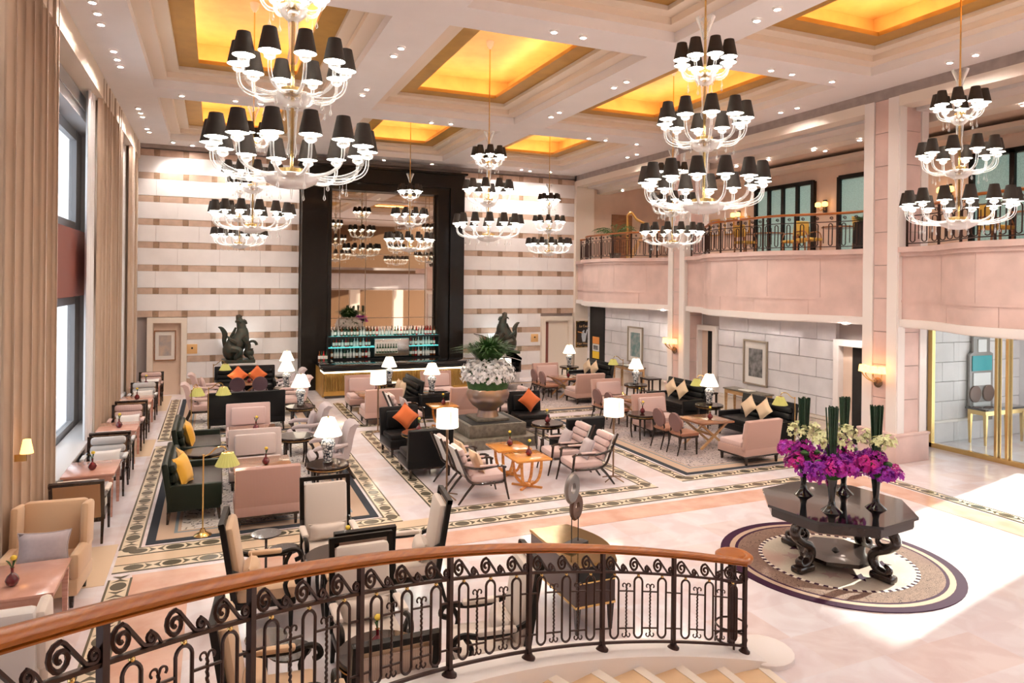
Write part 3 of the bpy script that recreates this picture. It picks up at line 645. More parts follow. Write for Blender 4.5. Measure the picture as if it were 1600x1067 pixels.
# ------------------------------------------------------------------ stone wall under the balcony, built of blocks
XW = 13.62
ws = struct('wall_right', G().box((XW + .2, 17.6, 1.45), (.3, 13.4, 2.9)), 'joint', label='pale ashlar stone wall under the balcony')
holes = [(16.47, 17.4, 2.42), (11.05, 12.25, 2.4), (22.9, 24.0, 2.75)]
k = 0; z = .0
for (z0, z1) in [(0, .42), (.42, .5)] + [(.5 + .46 * i, .96 + .46 * i) for i in range(5)]:
    k += 1; y = 11.0 + (.55 if k % 2 else 0); segs = []
    y0 = 11.03
    while y0 < 24.3:
        y1 = min(24.35, (11.03 + (.6 if k % 2 else 1.15)) if y0 == 11.03 else y0 + 1.2); segs.append((y0, y1)); y0 = y1
    for (p, q) in segs:
        parts = [(p, q)]
        for (h0, h1, hz) in holes:
            if z0 < hz - .05:
                np_ = []
                for (c, d) in parts:
                    if d <= h0 or c >= h1: np_.append((c, d))
                    else:
                        if c < h0: np_.append((c, h0))
                        if d > h1: np_.append((h1, d))
                parts = np_
        for (c, d) in parts:
            if d - c > .06:
                pr = .05 if z1 == .5 else (.03 if z1 < .5 else 0)
                obj('stone_block', G().box((XW - pr / 2, (c + d) / 2, (z0 + z1) / 2), (.12 + pr, d - c - .012, z1 - z0 - .012)), 'pale_stone' if z1 > .5 else 'cream', ws, smooth=False)
def side_door(idx, y0, y1, zt, label, inner='dark_void'):
    t = thing('door_%d' % idx); t['kind'] = 'structure'; t['label'] = label
    g = G(); w = .15
    g.box((XW - .03, y0 + w / 2, zt / 2), (.24, w, zt)); g.box((XW - .03, y1 - w / 2, zt / 2), (.24, w, zt)); g.box((XW - .03, (y0 + y1) / 2, zt - w / 2), (.24, y1 - y0 - 2 * w, w))
    obj('door_surround', g, 'cream_white', t, smooth=False)
    obj('door_reveal', G().box((XW + .04, y1 - w - .12, (zt - w) / 2), (.06, .26, zt - w)), 'wall_peach', t, smooth=False)
    obj('door_opening', G().box((XW + .05, (y0 + y1) / 2, (zt - w) / 2), (.06, y1 - y0 - 2 * w, zt - w)), inner, t, smooth=False)
    return t
side_door(3, 16.47, 17.42, 2.42, 'pale framed doorway beside the lamp and stone pier'); side_door(4, 11.05, 12.25, 2.4, 'pale framed doorway behind the tall flower arrangement')
t = thing('door_5'); t['kind'] = 'structure'; t['label'] = 'black doorway with small posters beside the cream pilaster'
obj('door_opening', G().box((XW - .02, 23.45, 1.38), (.14, 1.1, 2.76)), 'dark_void', t, smooth=False)
pp = thing('poster_stack', 'stack of three small orange posters on the black doorway', 'poster', (XW - .1, 23.5, 1.15), -PI / 2)
for zz, m in ((.28, 'poster_orange'), (0, 'matboard'), (-.28, 'poster_yellow')): obj('sheet', G().box((0, 0, zz), (.5, .012, .27)), m, pp, smooth=False)
obj('photo', G().box((0, -.008, 0), (.34, .008, .17)), 'print_grey', pp, smooth=False)
dp = tag(obj('diamond_sign', G().box((0, 0, 0), (.28, .012, .28), ry=PI / 4), 'poster_yellow', None, (XW - .1, 23.42, .42), -PI / 2, smooth=False), 'yellow diamond sign low on the black doorway', 'sign')
pic('framed_picture', 'large silver framed grey print above the console near the doorway', (XW - .07, 14.9, 1.53), .92, 1.22, 'x', 'print_grey', matw=.15)
pic('framed_picture', 'large silver framed teal print above the far console', (XW - .07, 20.8, 1.5), .95, 1.25, 'x', 'print_teal', matw=.13)
# lit pier sconces
def mk_sconce():
    t = thing('wall_sconce')
    obj('backplate', G().lathe([(.0, 0), (.09, 0), (.11, .03), (.05, .05), (.04, .1)], 14).xf(Matrix.Rotation(-PI / 2, 4, 'Y')), 'bronze', t)
    for k in range(4):
        q = (-1.5 + k) * .62; p = (-.08 - .2 * math.cos(q), .36 * math.sin(q) * .8)
        a = obj('arm', G().tube([(-.06, 0, .0), (p[0] * .6, p[1] * .7, .05), (p[0], p[1], .16), (p[0], p[1], .22)], .011, 6), 'brass', t)
        obj('lamp_shade', G().lathe([(.085, 0), (.07, .14)], 14, (p[0], p[1], .22), cap=False), 'sconce_shade', a)
    return t
place('sconce', mk_sconce, (12.98, 10.61, 1.62), 0, 'four-shade amber sconce on the pier beside the glass doors', 'sconce')
place('sconce', mk_sconce, (12.98, 17.74, 1.62), 0, 'four-shade amber sconce on the pier between the balcony bays', 'sconce')
# ------------------------------------------------------------------ glass doors and vestibule
vb = struct('wall_vestibule', G().box((17.0, 11.35, 1.55), (3.8, .2, 3.1)), 'joint', label='stone vestibule wall behind the glass doors')
for i in range(6):
    z0 = .55 + .46 * i - (.55 if i == 0 else .0); z0 = [.0, .5, .96, 1.42, 1.88, 2.34][i]; z1 = [.5, .96, 1.42, 1.88, 2.34, 2.85][i]
    x = 15.2 - (.4 if i % 2 else 0)
    while x < 18.9:
        a, b = max(15.1, x), min(18.9, x + .95); x += .95
        if b - a > .05: obj('stone_block', G().box(((a + b) / 2, 11.22 - (.02 if i == 0 else 0), (z0 + z1) / 2), (b - a - .012, .1, z1 - z0 - .012)), 'pale_stone', vb, smooth=False)
obj('dado_cap', G().rbox((17, 11.15, .5), (3.8, .1, .06), .02), 'cream_white', vb)
struct('ceiling_vestibule', G().box((16.6, 7.2, 3.0), (4.4, 8.2, .2)), 'cream_white', label='vestibule ceiling')
struct('wall_sun_blocker', G().box((18.75, 10.55, 1.5), (.3, 1.6, 3)), 'pale_stone', label='added unseen pier blocking sun beyond the vestibule')  # out of view, added to cut off the sun patch's far side
struct('wall_sun_blocker', G().box((18.75, 5.3, 1.5), (.3, 4.8, 3)), 'pale_stone', label='added unseen wall blocking sun beyond the vestibule, nearer the stairs')  # out of view, added to keep sun off the floor nearer the stairs
struct('wall_return', G().box((14.4, 11.2, 1.45), (1.5, .3, 2.9)), 'cream_white', label='return wall between the stone pier and the glass doors')
gd = thing('door_6'); gd['kind'] = 'structure'; gd['label'] = 'brass framed glass entrance doors beside the pier'
g = G(); g.box((15.12, 10.98, 1.4), (.1, .1, 2.8)); g.box((15.12, 7.6, .05), (.1, 6.8, .1)); g.box((15.12, 7.6, 2.78), (.1, 6.8, .08))
obj('brass_frame', g, 'brass', gd, smooth=False)
for (a, b) in ((10.35, 10.93), (9.42, 10.34), (8.0, 9.4), (6.6, 7.98), (5.0, 6.58)): obj('glass_pane', G().box((15.12, (a + b) / 2, 1.43), (.015, b - a, 2.64)), 'clear_glass', gd, smooth=False)
for y in (9.5, 9.28, 6.7, 6.45):
    for x in (15.06, 15.18): obj('pull_bar', G().box((x, y, 1.4), (.035, .05, 2.6)), 'brass', gd, smooth=False)
# mirror and console in the vestibule
mr = thing('wall_mirror', 'stepped mirror panel with teal insets seen through the glass doors', 'mirror', (17.0, 11.12, 1.5))
prof = [(-.42, -1.05), (.42, -1.05), (.42, .55), (.30, .6), (.30, .95), (.16, 1.05), (.16, 1.3), (-.16, 1.3), (-.16, 1.05), (-.30, .95), (-.30, .6), (-.42, .55)]
obj('frame', G().prism(prof, 0, .05, Matrix.Rotation(PI / 2, 4, 'X')), 'ring_grey', mr, smooth=False)
obj('teal_inset', G().box((0, -.06, .33), (.7, .02, .36)), 'teal_panel', mr, smooth=False)
for z in (-.05, -.75, .75): obj('white_inset', G().box((0, -.06, z), (.62 if z < .6 else .3, .02, .3)), 'porcelain', mr, smooth=False)
for s in (-1, 1): obj('disc', G().lathe([(.0, 0), (.2, 0), (.2, .03)], 16, (s * .24, 0, 0)).xf(Matrix.Translation((0, -.05, -.4)) @ Matrix.Rotation(PI / 2, 4, 'X')), 'ring_brown', mr)
vt = thing('console_table', 'gilt console with a dark top behind the glass doors', 'table', (17.05, 10.75, 0))
obj('top', G().rbox((0, 0, .82), (1.5, .5, .05), .012), 'black_gloss', vt); obj('apron', G().box((0, 0, .74), (1.4, .42, .1)), 'brass', vt, smooth=False)
for sx in (-1, 1):
    for sy in (-1, 1): obj('leg', G().taper((sx * .66, sy * .18, 0), (.04, .04), (sx * .66, sy * .18, .72), (.075, .075)), 'brass', vt)

# ------------------------------------------------------------------ bar: dark frame, mirror, counter, shelves, bottles
bf = thing('bar_surround', 'tall dark wood surround of the bar mirror', 'bar', (5.44, YB - .12, 0))
g = G()
for s in (-1, 1): g.box((s * 2.55, -.2, 3.72), (.52, .5, 7.44)); g.box((s * 2.12, -.15, 3.55), (.36, .38, 7.1)); g.box((s * 1.9, -.12, 3.42), (.12, .5, 6.84))
g.box((0, -.2, 7.2), (4.6, .5, .48)); g.box((0, -.15, 6.9), (3.9, .38, .3)); g.box((0, -.12, 6.75), (3.7, .5, .1))
obj('surround', g, 'frame_wood', bf, smooth=False)
g = G(); g.box((0, -.24, 7.47), (5.8, .62, .07)); obj('crown_moulding', g, 'frame_wood', bf, smooth=False)
mi = thing('bar_mirror', 'tall antiqued mirror of gridded panes above the bar bottles', 'mirror', (5.41, YB - .18, 0))
xs = [-1.84, -1.5, -.62, .92, 1.5, 1.84]; zs = [1.3, 2.35, 3.35, 4.55, 5.75, 6.4, 6.7]
for i in range(5):
    for j in range(6): obj('mirror_pane', G().box(((xs[i] + xs[i + 1]) / 2, 0, (zs[j] + zs[j + 1]) / 2), (xs[i + 1] - xs[i] - .025, .03, zs[j + 1] - zs[j] - .025)), 'mirror', mi, smooth=False)
obj('backing', G().box((0, .03, 4.0), (3.7, .03, 5.4)), 'mirror_line', mi, smooth=False)
BY = 22.0
ba = thing('bar_counter', 'fluted gold bar counter with a black top and light strip', 'bar', (5.47, BY, 0))
g = G(); g.box((0, .35, .45), (4.7, .66, .74)); obj('body', g, 'gold_dark', ba, smooth=False)
obj('plinth', G().box((0, .36, .1), (4.6, .66, .2)), 'leather_brown', ba, smooth=False)
for i in range(94): 
    if i == 0: FL = G().lathe([(.017, 0), (.017, .56)], 6).mesh('flute'); FL.materials.append(MATS['fluted_gold'])
    obj('flute', FL, 'fluted_gold', ba, (-2.33 + i * .0501, .012, .22))
g = G(); g.box((0, .3, .80), (4.74, .7, .034)); obj('light_strip', g, 'bar_led', ba, smooth=False)
obj('counter_top', G().rbox((0, .3, 1.0), (4.95, .9, .08), .015), 'black_gloss', ba); obj('overhang', G().box((0, .3, .91), (4.8, .78, .12)), 'black_metal', ba, smooth=False)
for s in (-1,): obj('side_return', G().box((s * 2.33, 1.25, .45), (.06, 2.0, .88)), 'gold_dark', ba, smooth=False)
obj('return_top', G().box((-2.2, 1.4, 1.0), (.55, 1.7, .08)), 'black_gloss', ba, smooth=False)
bk = thing('back_bar', 'black back bar with lit glass shelves under the mirror', 'shelf', (5.41, YB - .45, 0))
obj('cabinet', G().box((0, .05, .5), (4.0, .45, 1.0)), 'black_metal', bk, smooth=False)
for z, m in ((1.02, 'black_gloss'), (1.38, 'shelf_led'), (1.74, 'shelf_led')): obj('glass_shelf', G().box((0, .02, z), (3.9, .34, .03)), m, bk, smooth=False)
obj('shelf_rail', G().box((0, -.16, 1.73), (3.9, .02, .06)), 'black_metal', bk, smooth=False)
for s in (-1, 1): obj('upright', G().box((s * 1.93, .02, 1.4), (.05, .36, .76)), 'black_metal', bk, smooth=False)
wd = thing('wine_dispenser', 'steel wine dispenser holding white-labelled bottles on the back bar', 'dispenser', (5.55, YB - .66, 1.055))
obj('case', G().rbox((.1, .14, .3), (1.2, .22, .6), .015), 'steel', wd); obj('window', G().box((-.1, .02, .3), (.78, .03, .4)), 'matboard', wd, smooth=False)
obj('back_panel', G().box((0, .2, 1.4), (3.86, .02, .74)), 'black_metal', bk, smooth=False)
def bottle_mesh(h, r, m):
    r *= 1.15
    g = G().lathe([(r, 0), (r, h * .55), (r * .35, h * .72), (r * .32, h * .95), (r * .4, h * .96), (r * .4, h)], 8); me = g.mesh('bottle'); me.materials.append(MATS[m]); return me
LB = G().lathe([(.0435, .05), (.0435, .15)], 8, cap=False).mesh('bottle_label'); LB.materials.append(MATS['paper'])
BM = [bottle_mesh(.30, .036, m) for m in ('bottle_green', 'bottle_brown', 'bottle_clear', 'bottle_red', 'bottle_clear')] + [bottle_mesh(.24, .036, m) for m in ('bottle_clear', 'bottle_brown')]
for i in range(8):
    o = obj('small_bottle', BM[0], 'bottle_green', wd, (-.42 + i * .093, -.03, .13)); obj('bottle_label', LB, 'paper', o)
def bottles(x0, x1, y, z, n, label, grp):
    for i in range(n):
        o = obj('bottle', random.choice(BM), '', None, (x0 + (x1 - x0) * (i + .5) / n + random.uniform(-.01, .01), y + random.uniform(-.03, .03), z))
        tag(o, label, 'bottle', grp); obj('paper_label', LB, '', o)
bottles(3.6, 7.25, YB - .43, 1.755, 34, 'liquor bottle in the top row above the glass shelves of the bar', 'bottles on the top bar shelf')
bottles(3.65, 4.95, YB - .43, 1.395, 13, 'liquor bottle on the middle bar shelf beside the dispenser, nearer the curtains', 'bottles on the middle bar shelf, curtain side')
bottles(6.3, 7.25, YB - .43, 1.395, 10, 'liquor bottle on the middle bar shelf beside the dispenser, nearer the piano', 'bottles on the middle bar shelf, piano side')
bottles(3.6, 4.95, YB - .43, 1.035, 13, 'liquor bottle on the lowest bar shelf, nearer the curtains', 'bottles on the lowest bar shelf, curtain side')
bottles(6.3, 7.25, YB - .43, 1.035, 10, 'liquor bottle on the lowest bar shelf, nearer the piano', 'bottles on the lowest bar shelf, piano side')
bottles(3.12, 3.4, 23.3, 1.04, 4, 'bottle standing on the black return of the bar counter', 'bottles on the bar return')

# ------------------------------------------------------------------ statues on pedestals
def statue(x, label, mirror):
    pd = thing('pedestal', 'pale stone pedestal under the ' + ('right' if mirror > 0 else 'left') + ' bronze beast', 'pedestal', (x, 23.75, 0))
    obj('shaft', G().rbox((0, 0, .48), (.95, .7, .96), .01), 'wall_white', pd); obj('cap', G().rbox((0, 0, .99), (1.05, .8, .06), .012), 'cream_white', pd)
    t = thing('statue', label, 'statue', (x, 23.75, 1.02)); s = -mirror
    obj('base', G().rbox((0, 0, .05), (.98, .7, .1), .015), 'verdigris', t)
    g = G()   # haunches, body leaning back, neck raised, open head
    g.sphere((-.2 * s, 0, .38), (.27, .26, .34), 14, 9); g.tube([(-.22 * s, 0, .3), (-.02 * s, 0, .62), (.1 * s, 0, .86), (.1 * s, 0, 1.08)], [.26, .27, .22, .15], 12)
    g.sphere((.1 * s, 0, .75), (.22, .22, .26), 12, 8)
    g.tube([(.1 * s, 0, 1.0), (.07 * s, 0, 1.18), (.01 * s, 0, 1.36), (-.03 * s, 0, 1.5)], [.16, .14, .10, .055], 10)
    g.tube([(.06 * s, 0, 1.22), (.16 * s, 0, 1.3), (.22 * s, 0, 1.2)], [.1, .07, .05], 8)
    g.tube([(-.0, 0, 1.46), (.1 * s, 0, 1.44)], [.06, .03], 8)
    for yy in (-.1, .1):
        g.tube([(.06 * s, yy, 1.25), (-.04 * s, yy * 1.4, 1.32), (-.1 * s, yy * 1.6, 1.26)], [.04, .035, .01], 6)
    obj('body', g, 'verdigris', t)
    for yy in (-.17, .17):
        obj('front_leg', G().tube([(.14 * s, yy, .78), (.28 * s, yy, .55), (.26 * s, yy, .34), (.36 * s, yy * 1.1, .14), (.46 * s, yy * 1.1, .12)], [.12, .09, .07, .07, .06], 8), 'verdigris', t)
        obj('hind_leg', G().tube([(-.2 * s, yy * 1.2, .42), (.02 * s, yy * 1.5, .36), (-.06 * s, yy * 1.5, .14), (.12 * s, yy * 1.5, .13)], [.17, .13, .09, .07], 8), 'verdigris', t)
    obj('ball', G().sphere((.3 * s, -.1, .3), .16, 12, 8), 'verdigris', t)
    ring_ = [(.4 * s + .13 * math.cos(q), -.2, .55 + .13 * math.sin(q)) for q in [2 * PI * i / 14 for i in range(12)]]
    obj('curl', G().tube(ring_, [.05 - .002 * i for i in range(12)], 8), 'verdigris', t)
    obj('tail', G().tube([(-.38 * s, 0, .4), (-.42 * s, 0, .7), (-.40 * s, 0, .9), (-.5 * s, 0, 1.08), (-.6 * s, 0, 1.12)], [.05, .07, .09, .06, .01], 8), 'verdigris', t)
    obj('wing', G().tube([(-.05 * s, -.24, .62), (-.22 * s, -.26, .72), (-.34 * s, -.2, .86)], [.05, .07, .01], 8), 'verdigris', t)
    obj('spine_ridge', G().tube([(-.34 * s, 0, .62), (-.18 * s, 0, .88), (-.08 * s, 0, 1.1)], [.03, .05, .03], 6), 'verdigris', t)
    # uplight on the pedestal behind the beast
    ld = bpy.data.lights.new('statue_uplight', 'SPOT'); lo = bpy.data.objects.new('statue_uplight', ld); COL.objects.link(lo)
    lo.location = (x, 24.17, 1.1); ld.energy = 45; ld.spot_size = R(110); ld.spot_blend = .8; ld.shadow_soft_size = .05; ld.color = (.95, 1, .97)
    lo.rotation_euler = (Vector((x, 24.36, 2.2)) - lo.location).to_track_quat('-Z', 'Y').to_euler()
statue(.72, 'green bronze dragon-like beast rearing on the left pedestal behind the black sofa', -1)
statue(9.82, 'green bronze dragon-like beast rearing beside the grand piano', 1)

# ------------------------------------------------------------------ chandeliers
ARM = {}
def arm_mesh(r, hgt):
    k = (round(r, 3), round(hgt, 3))
    if k not in ARM:
        pts = [(.04, 0, .03), (r * .35, 0, -.03), (r * .7, 0, -.035), (r * .93, 0, .02), (r, 0, min(.1, hgt * .7)), (r, 0, hgt)]
        P = []
        for i in range(len(pts) - 1):
            for j in range(3): P.append(tuple(pts[i][q] + (pts[i + 1][q] - pts[i][q]) * j / 3 for q in range(3)))
        P.append(pts[-1])
        for _ in range(2): P = [P[0]] + [tuple((P[i - 1][q] + 2 * P[i][q] + P[i + 1][q]) / 4 for q in range(3)) for i in range(1, len(P) - 1)] + [P[-1]]
        g = G().tube(P, .017, 6); g.lathe([(.02, -.03), (.05, -.01), (.055, .01), (.03, .03)], 8, (r, 0, hgt)); ARM[k] = g.mesh('arm'); ARM[k].materials.append(MATS['crystal'])
    return ARM[k]
SHD = G().lathe([(.098, 0), (.058, .2), (.058, .202)], 14, cap=False).mesh('shade'); SHD.materials.append(MATS['shade_black'])
LIN = G().lathe([(.095, .003), (.055, .198)], 14, cap=False).mesh('lining'); LIN.materials.append(MATS['shade_lining'])
BUL = G().lathe([(.012, 0), (.028, .035), (.02, .08), (.004, .1)], 8).mesh('bulb'); BUL.materials.append(MATS['bulb'])
DRP = G().lathe([(.002, 0), (.003, -.07), (.012, -.1), (.014, -.115), (.003, -.13)], 6).mesh('drop'); DRP.materials.append(MATS['crystal'])
def mk_chand():
    t = thing('chandelier')   # origin at the hook, dimensions measured from z = 0 at the finial tip (4.5 m)
    z = lambda a: a - 4.5
    obj('chain', G().tube([(0, 0, z(6.85)), (0, 0, z(8.8))], .012, 6), 'brass', t); obj('ceiling_rose', G().lathe([(.02, z(8.62)), (.07, z(8.70)), (.09, z(8.80))], 14), 'cornice', t)
    obj('crown_cup', G().lathe([(.03, z(6.6)), (.045, z(6.66)), (.06, z(6.72)), (.11, z(6.84)), (.115, z(6.86))], 14, cap=False), 'crystal', t)
    obj('stem', G().tube([(0, 0, z(4.6)), (0, 0, z(6.85))], .016, 8), 'brass', t)
    for zz in (6.0, 5.15): obj('glass_column', G().lathe([(.03, z(zz - .35)), (.05, z(zz - .3)), (.035, z(zz - .2)), (.05, z(zz + .05)), (.06, z(zz + .1)), (.03, z(zz + .15))], 12, cap=False), 'crystal', t)
    for (zb, r, br, n, gap) in ((6.17, .29, .13, 8, .125), (5.38, .47, .18, 10, .20), (4.64, .68, .26, 14, .21)):
        obj('bowl', G().lathe([(.02, z(zb - .13)), (br * .5, z(zb - .115)), (br * .85, z(zb - .07)), (br, z(zb - .01)), (br * .97, z(zb)), (br * .8, z(zb - .05))], 18, cap=False), 'bowl_glass', t)
        obj('gilt_collar', G().lathe([(.04, z(zb - .02)), (br * .55, z(zb)), (br * .55, z(zb + .05)), (.03, z(zb + .07))], 14), 'brass', t)
        am = arm_mesh(r, gap)
        for i in range(n):
            a = obj('arm', am, '', t, (0, 0, z(zb)), 2 * PI * (i + .5) / n)
            obj('lamp_shade', SHD, '', a, (r, 0, gap + .04)); obj('shade_lining', LIN, '', a, (r, 0, gap + .04)); obj('light_bulb', BUL, '', a, (r, 0, gap + .045))
            if True: obj('crystal_drop', DRP, '', a, (r * .72, 0, -.05))
    obj('finial', G().lathe([(.004, z(4.42)), (.012, z(4.5)), (.03, z(4.54)), (.01, z(4.57))], 10), 'crystal', t)
    return t
for nm, x, y, lb in (('', .64, 6.68, 'largest crystal chandelier with dark shades, hanging in front of the near curtain'), ('', .64, 13.85, 'second crystal chandelier in the row along the curtains'), ('', .64, 21.2, 'farthest crystal chandelier by the curtains, against the striped wall'),
    ('', 5.365, 6.8, 'big crystal chandelier in front of the middle balcony bay'), ('', 5.365, 13.95, 'crystal chandelier hanging over the white flower urn'), ('', 5.365, 20.5, 'crystal chandelier hanging before the bar mirror'),
    ('', 10.05, 6.9, 'crystal chandelier in front of the balcony above the glass doors'), ('', 10.05, 13.9, 'crystal chandelier before the pier between the balcony bays'), ('', 10.05, 20.6, 'small-looking far crystal chandelier near the corner of the striped wall')):
    place('chand', mk_chand, (x, y, 4.5), R(7), lb, 'chandelier', 'tiered crystal chandeliers')

# ------------------------------------------------------------------ curved staircase and wrought-iron railing
CC = (4.4, -.7); RR = 6.1
def rp(a, r=RR): return (CC[0] + r * math.cos(R(a)), CC[1] + r * math.sin(R(a)))
def zr(a): return .94 + (a - 86.3) / 7.9 * .205          # underside of the handrail
HP = .844
st = thing('staircase'); st['kind'] = 'structure'; st['label'] = 'curved marble staircase descending to the lobby floor'
def arc_solid(a0, a1, r0, r1, zb, zt, n=4):
    v = []; f = []
    for i in range(n + 1):
        a = a0 + (a1 - a0) * i / n; p, q = rp(a, r0), rp(a, r1); zt_ = zt(a) if callable(zt) else zt; zb_ = zb(a) if callable(zb) else zb
        v += [(*p, zb_), (*p, zt_), (*q, zt_), (*q, zb_)]
    for i in range(n):
        a, b = 4 * i, 4 * i + 4; f += [(a, a + 1, b + 1, b), (a + 1, a + 2, b + 2, b + 1), (a + 2, a + 3, b + 3, b + 2), (a + 3, a, b, b + 3)]
    f += [(3, 2, 1, 0), (4 * n, 4 * n + 1, 4 * n + 2, 4 * n + 3)]
    return G().add(v, f)
STEP = 4.7; RISE = STEP / 7.9 * .205
for i in range(15):
    a0 = 85.4 + i * STEP; top = max(.015, i * RISE - .02)
    obj('stair_tread', arc_solid(a0, 162, 3.6, 5.96, max(-.0, top - RISE), top, 12 if i < 3 else 8), 'stair_stone', st, ang=20)
    obj('tread_nosing', arc_solid(a0 - .35, a0 + .55, 3.6, 5.96, top - .035, top + .006, 2), 'cream', st, ang=20)
obj('stair_kerb', arc_solid(84.0, 162, 5.94, 6.3, lambda a: 0 if a < 110 else zr(a) - HP - .5, lambda a: zr(a) - HP, 40), 'cream_white', st, ang=20)
e = rp(84.0, 6.12); obj('kerb_end', G().lathe([(.30, 0), (.30, .045), (.28, .06)], 20, (e[0] + .02, e[1] + .04, 0)), 'cream_white', st)
rl = thing('stair_railing', 'curved wrought-iron stair railing with a polished wooden handrail in the foreground', 'railing')
angs = [86.3 + i * .9 for i in range(85)]
P = [(*rp(a), zr(a) + .035) for a in angs]
obj('handrail', G().tube(P, .046, 10, flat=(1, .68)), 'rail_wood', rl)
obj('handrail_lip', G().tube([(p[0], p[1], p[2] - .03) for p in P], .027, 8, flat=(1.3, .4)), 'rail_wood', rl)
def bar(dz, r=.012): return G().tube([(*rp(a), zr(a) - dz) for a in angs], r, 4, flat=(1, 1))
for dz in (.165, HP - .06): obj('rail_bar', bar(dz, .014), 'iron', rl, smooth=False)
PA = [86.3 + 7.9 * i for i in range(10)]
def mp(a, s, h):   # s metres along the rail (towards higher stairs), h down from the handrail underside
    aa = a + math.degrees(s / RR); return (*rp(aa), zr(aa) - h)
BAYL = R(7.9) * RR
for i, a in enumerate(PA):
    x, y = rp(a); g = G(); g.box((x, y, zr(a) - HP / 2), (.034, .034, HP), rz=R(a)); po_ = obj('post', g, 'iron', rl, smooth=False)
    obj('post_foot', G().lathe([(.055, 0), (.055, .012), (.035, .03), (.03, .05)], 12, (x, y, zr(a) - HP - .002)), 'iron', po_)
    if i == len(PA) - 1: break
    for k in range(3):
        s0 = BAYL * (k + .5) / 3; w = .048; zt, zb = .25, .70
        pts = [mp(a, s0 + w * math.cos(q), (zt + zb) / 2 - (zb - zt) / 2 * (1 if math.sin(q) > 0 else -1) - w * math.sin(q) * (1)) for q in [2 * PI * (j + .5) / 20 for j in range(20)]]
        ov = obj('oval_loop', G().tube(pts, .0095, 6, closed=True), 'iron', rl)
        obj('brass_bead', G().sphere(mp(a, s0, .187), .014, 8, 5), 'brass', ov)
        # large scroll and small scroll above, leaning bar between
        big = [mp(a, s0 + .05 + (.056 - .0024 * j) * math.sin(.5 * j), .096 - (.062 - .0028 * j) * math.cos(.5 * j)) for j in range(20)]
        obj('large_scroll', G().tube(big, .011, 5), 'iron', rl)
        sm = [mp(a, s0 - .095 - (.028 - .0014 * j) * math.sin(.55 * j), .122 + (.03 - .0015 * j) * math.cos(.55 * j)) for j in range(16)]
        obj('small_scroll', G().tube([mp(a, s0 + .05, .034), mp(a, s0 + .03, .045), mp(a, s0 - .06, .145)] + sm, .010, 5), 'iron', rl)
        obj('link_bar', G().tube([mp(a, s0 - .095, .092), mp(a, s0 - .13, .12), mp(a, s0 - .155, .16)], .007, 4), 'iron', rl, smooth=False)
        obj('cross_tie', G().tube([mp(a, s0 - BAYL / 6, .33), mp(a, s0 - w, .33)], .008, 4), 'iron', rl, smooth=False)
        obj('cross_tie', G().tube([mp(a, s0 + w, .33), mp(a, s0 + BAYL / 6, .33)], .008, 4), 'iron', rl, smooth=False)
        obj('cross_tie', G().tube([mp(a, s0 - BAYL / 6, .66), mp(a, s0 - w, .66)], .008, 4), 'iron', rl, smooth=False)
        obj('cross_tie', G().tube([mp(a, s0 + w, .66), mp(a, s0 + BAYL / 6, .66)], .008, 4), 'iron', rl, smooth=False)
    for k in (1, 2):
        s0 = BAYL * k / 3; g = G()
        n = 44; pts = []
        for j in range(n + 1):
            p = mp(a, s0 + .0028 * math.cos(j * 1.9), .29 + .42 * j / n); nr = .0028 * math.sin(j * 1.9); q = rp(a + math.degrees(s0 / RR), RR + nr)
            pts.append((p[0] + q[0] - rp(a + math.degrees(s0 / RR))[0], p[1] + q[1] - rp(a + math.degrees(s0 / RR))[1], p[2]))
        tb = obj('twisted_bar', g.tube(pts, .0085, 5), 'iron', rl)
        for sg in (-1, 1):
            for hh, up in ((.29, 1), (.71, -1)): obj('curl_end', G().tube([mp(a, s0, hh)] + [mp(a, s0 + sg * (.025 + .02 * math.cos(q)), hh - up * (.018 * math.sin(q) + .01)) for q in [PI - PI * j / 5 * 1.3 for j in range(6)]], .006, 4), 'iron', tb, smooth=False)
# volute newel at the foot of the rail
x, y = rp(86.3); nx, ny = x - .02, y + .17; z0 = zr(86.3)
vol = [(nx + (.17 - .012 * j / 3) * math.sin(q), ny - (.17 - .012 * j / 3) * math.cos(q), z0 + .035) for j, q in enumerate([2 * PI * k / 22 for k in range(22)])]
obj('volute', G().tube(vol, .05, 8, flat=(1, .72)), 'rail_wood', rl); obj('volute_cap', G().lathe([(.001, .05), (.12, .05), (.15, .02), (.15, 0)], 20, (nx, ny, z0 + .02)), 'rail_wood', rl)
for k in range(7):
    q = 2 * PI * k / 7 + .6; obj('newel_bar', G().tube([(nx + .15 * math.cos(q), ny + .15 * math.sin(q), z0), (nx + .15 * math.cos(q), ny + .15 * math.sin(q), .08)], .011, 5), 'iron', rl, smooth=False)
for zz in (.16, .3, z0 - .17): obj('newel_ring', G().tube([(nx + .15 * math.cos(q), ny + .15 * math.sin(q), zz) for q in [2 * PI * j / 18 for j in range(18)]], .011, 5, closed=True), 'iron', rl)
obj('newel_post', G().box((nx, ny, z0 / 2 + .04), (.05, .05, z0 - .05)), 'iron', rl, smooth=False)

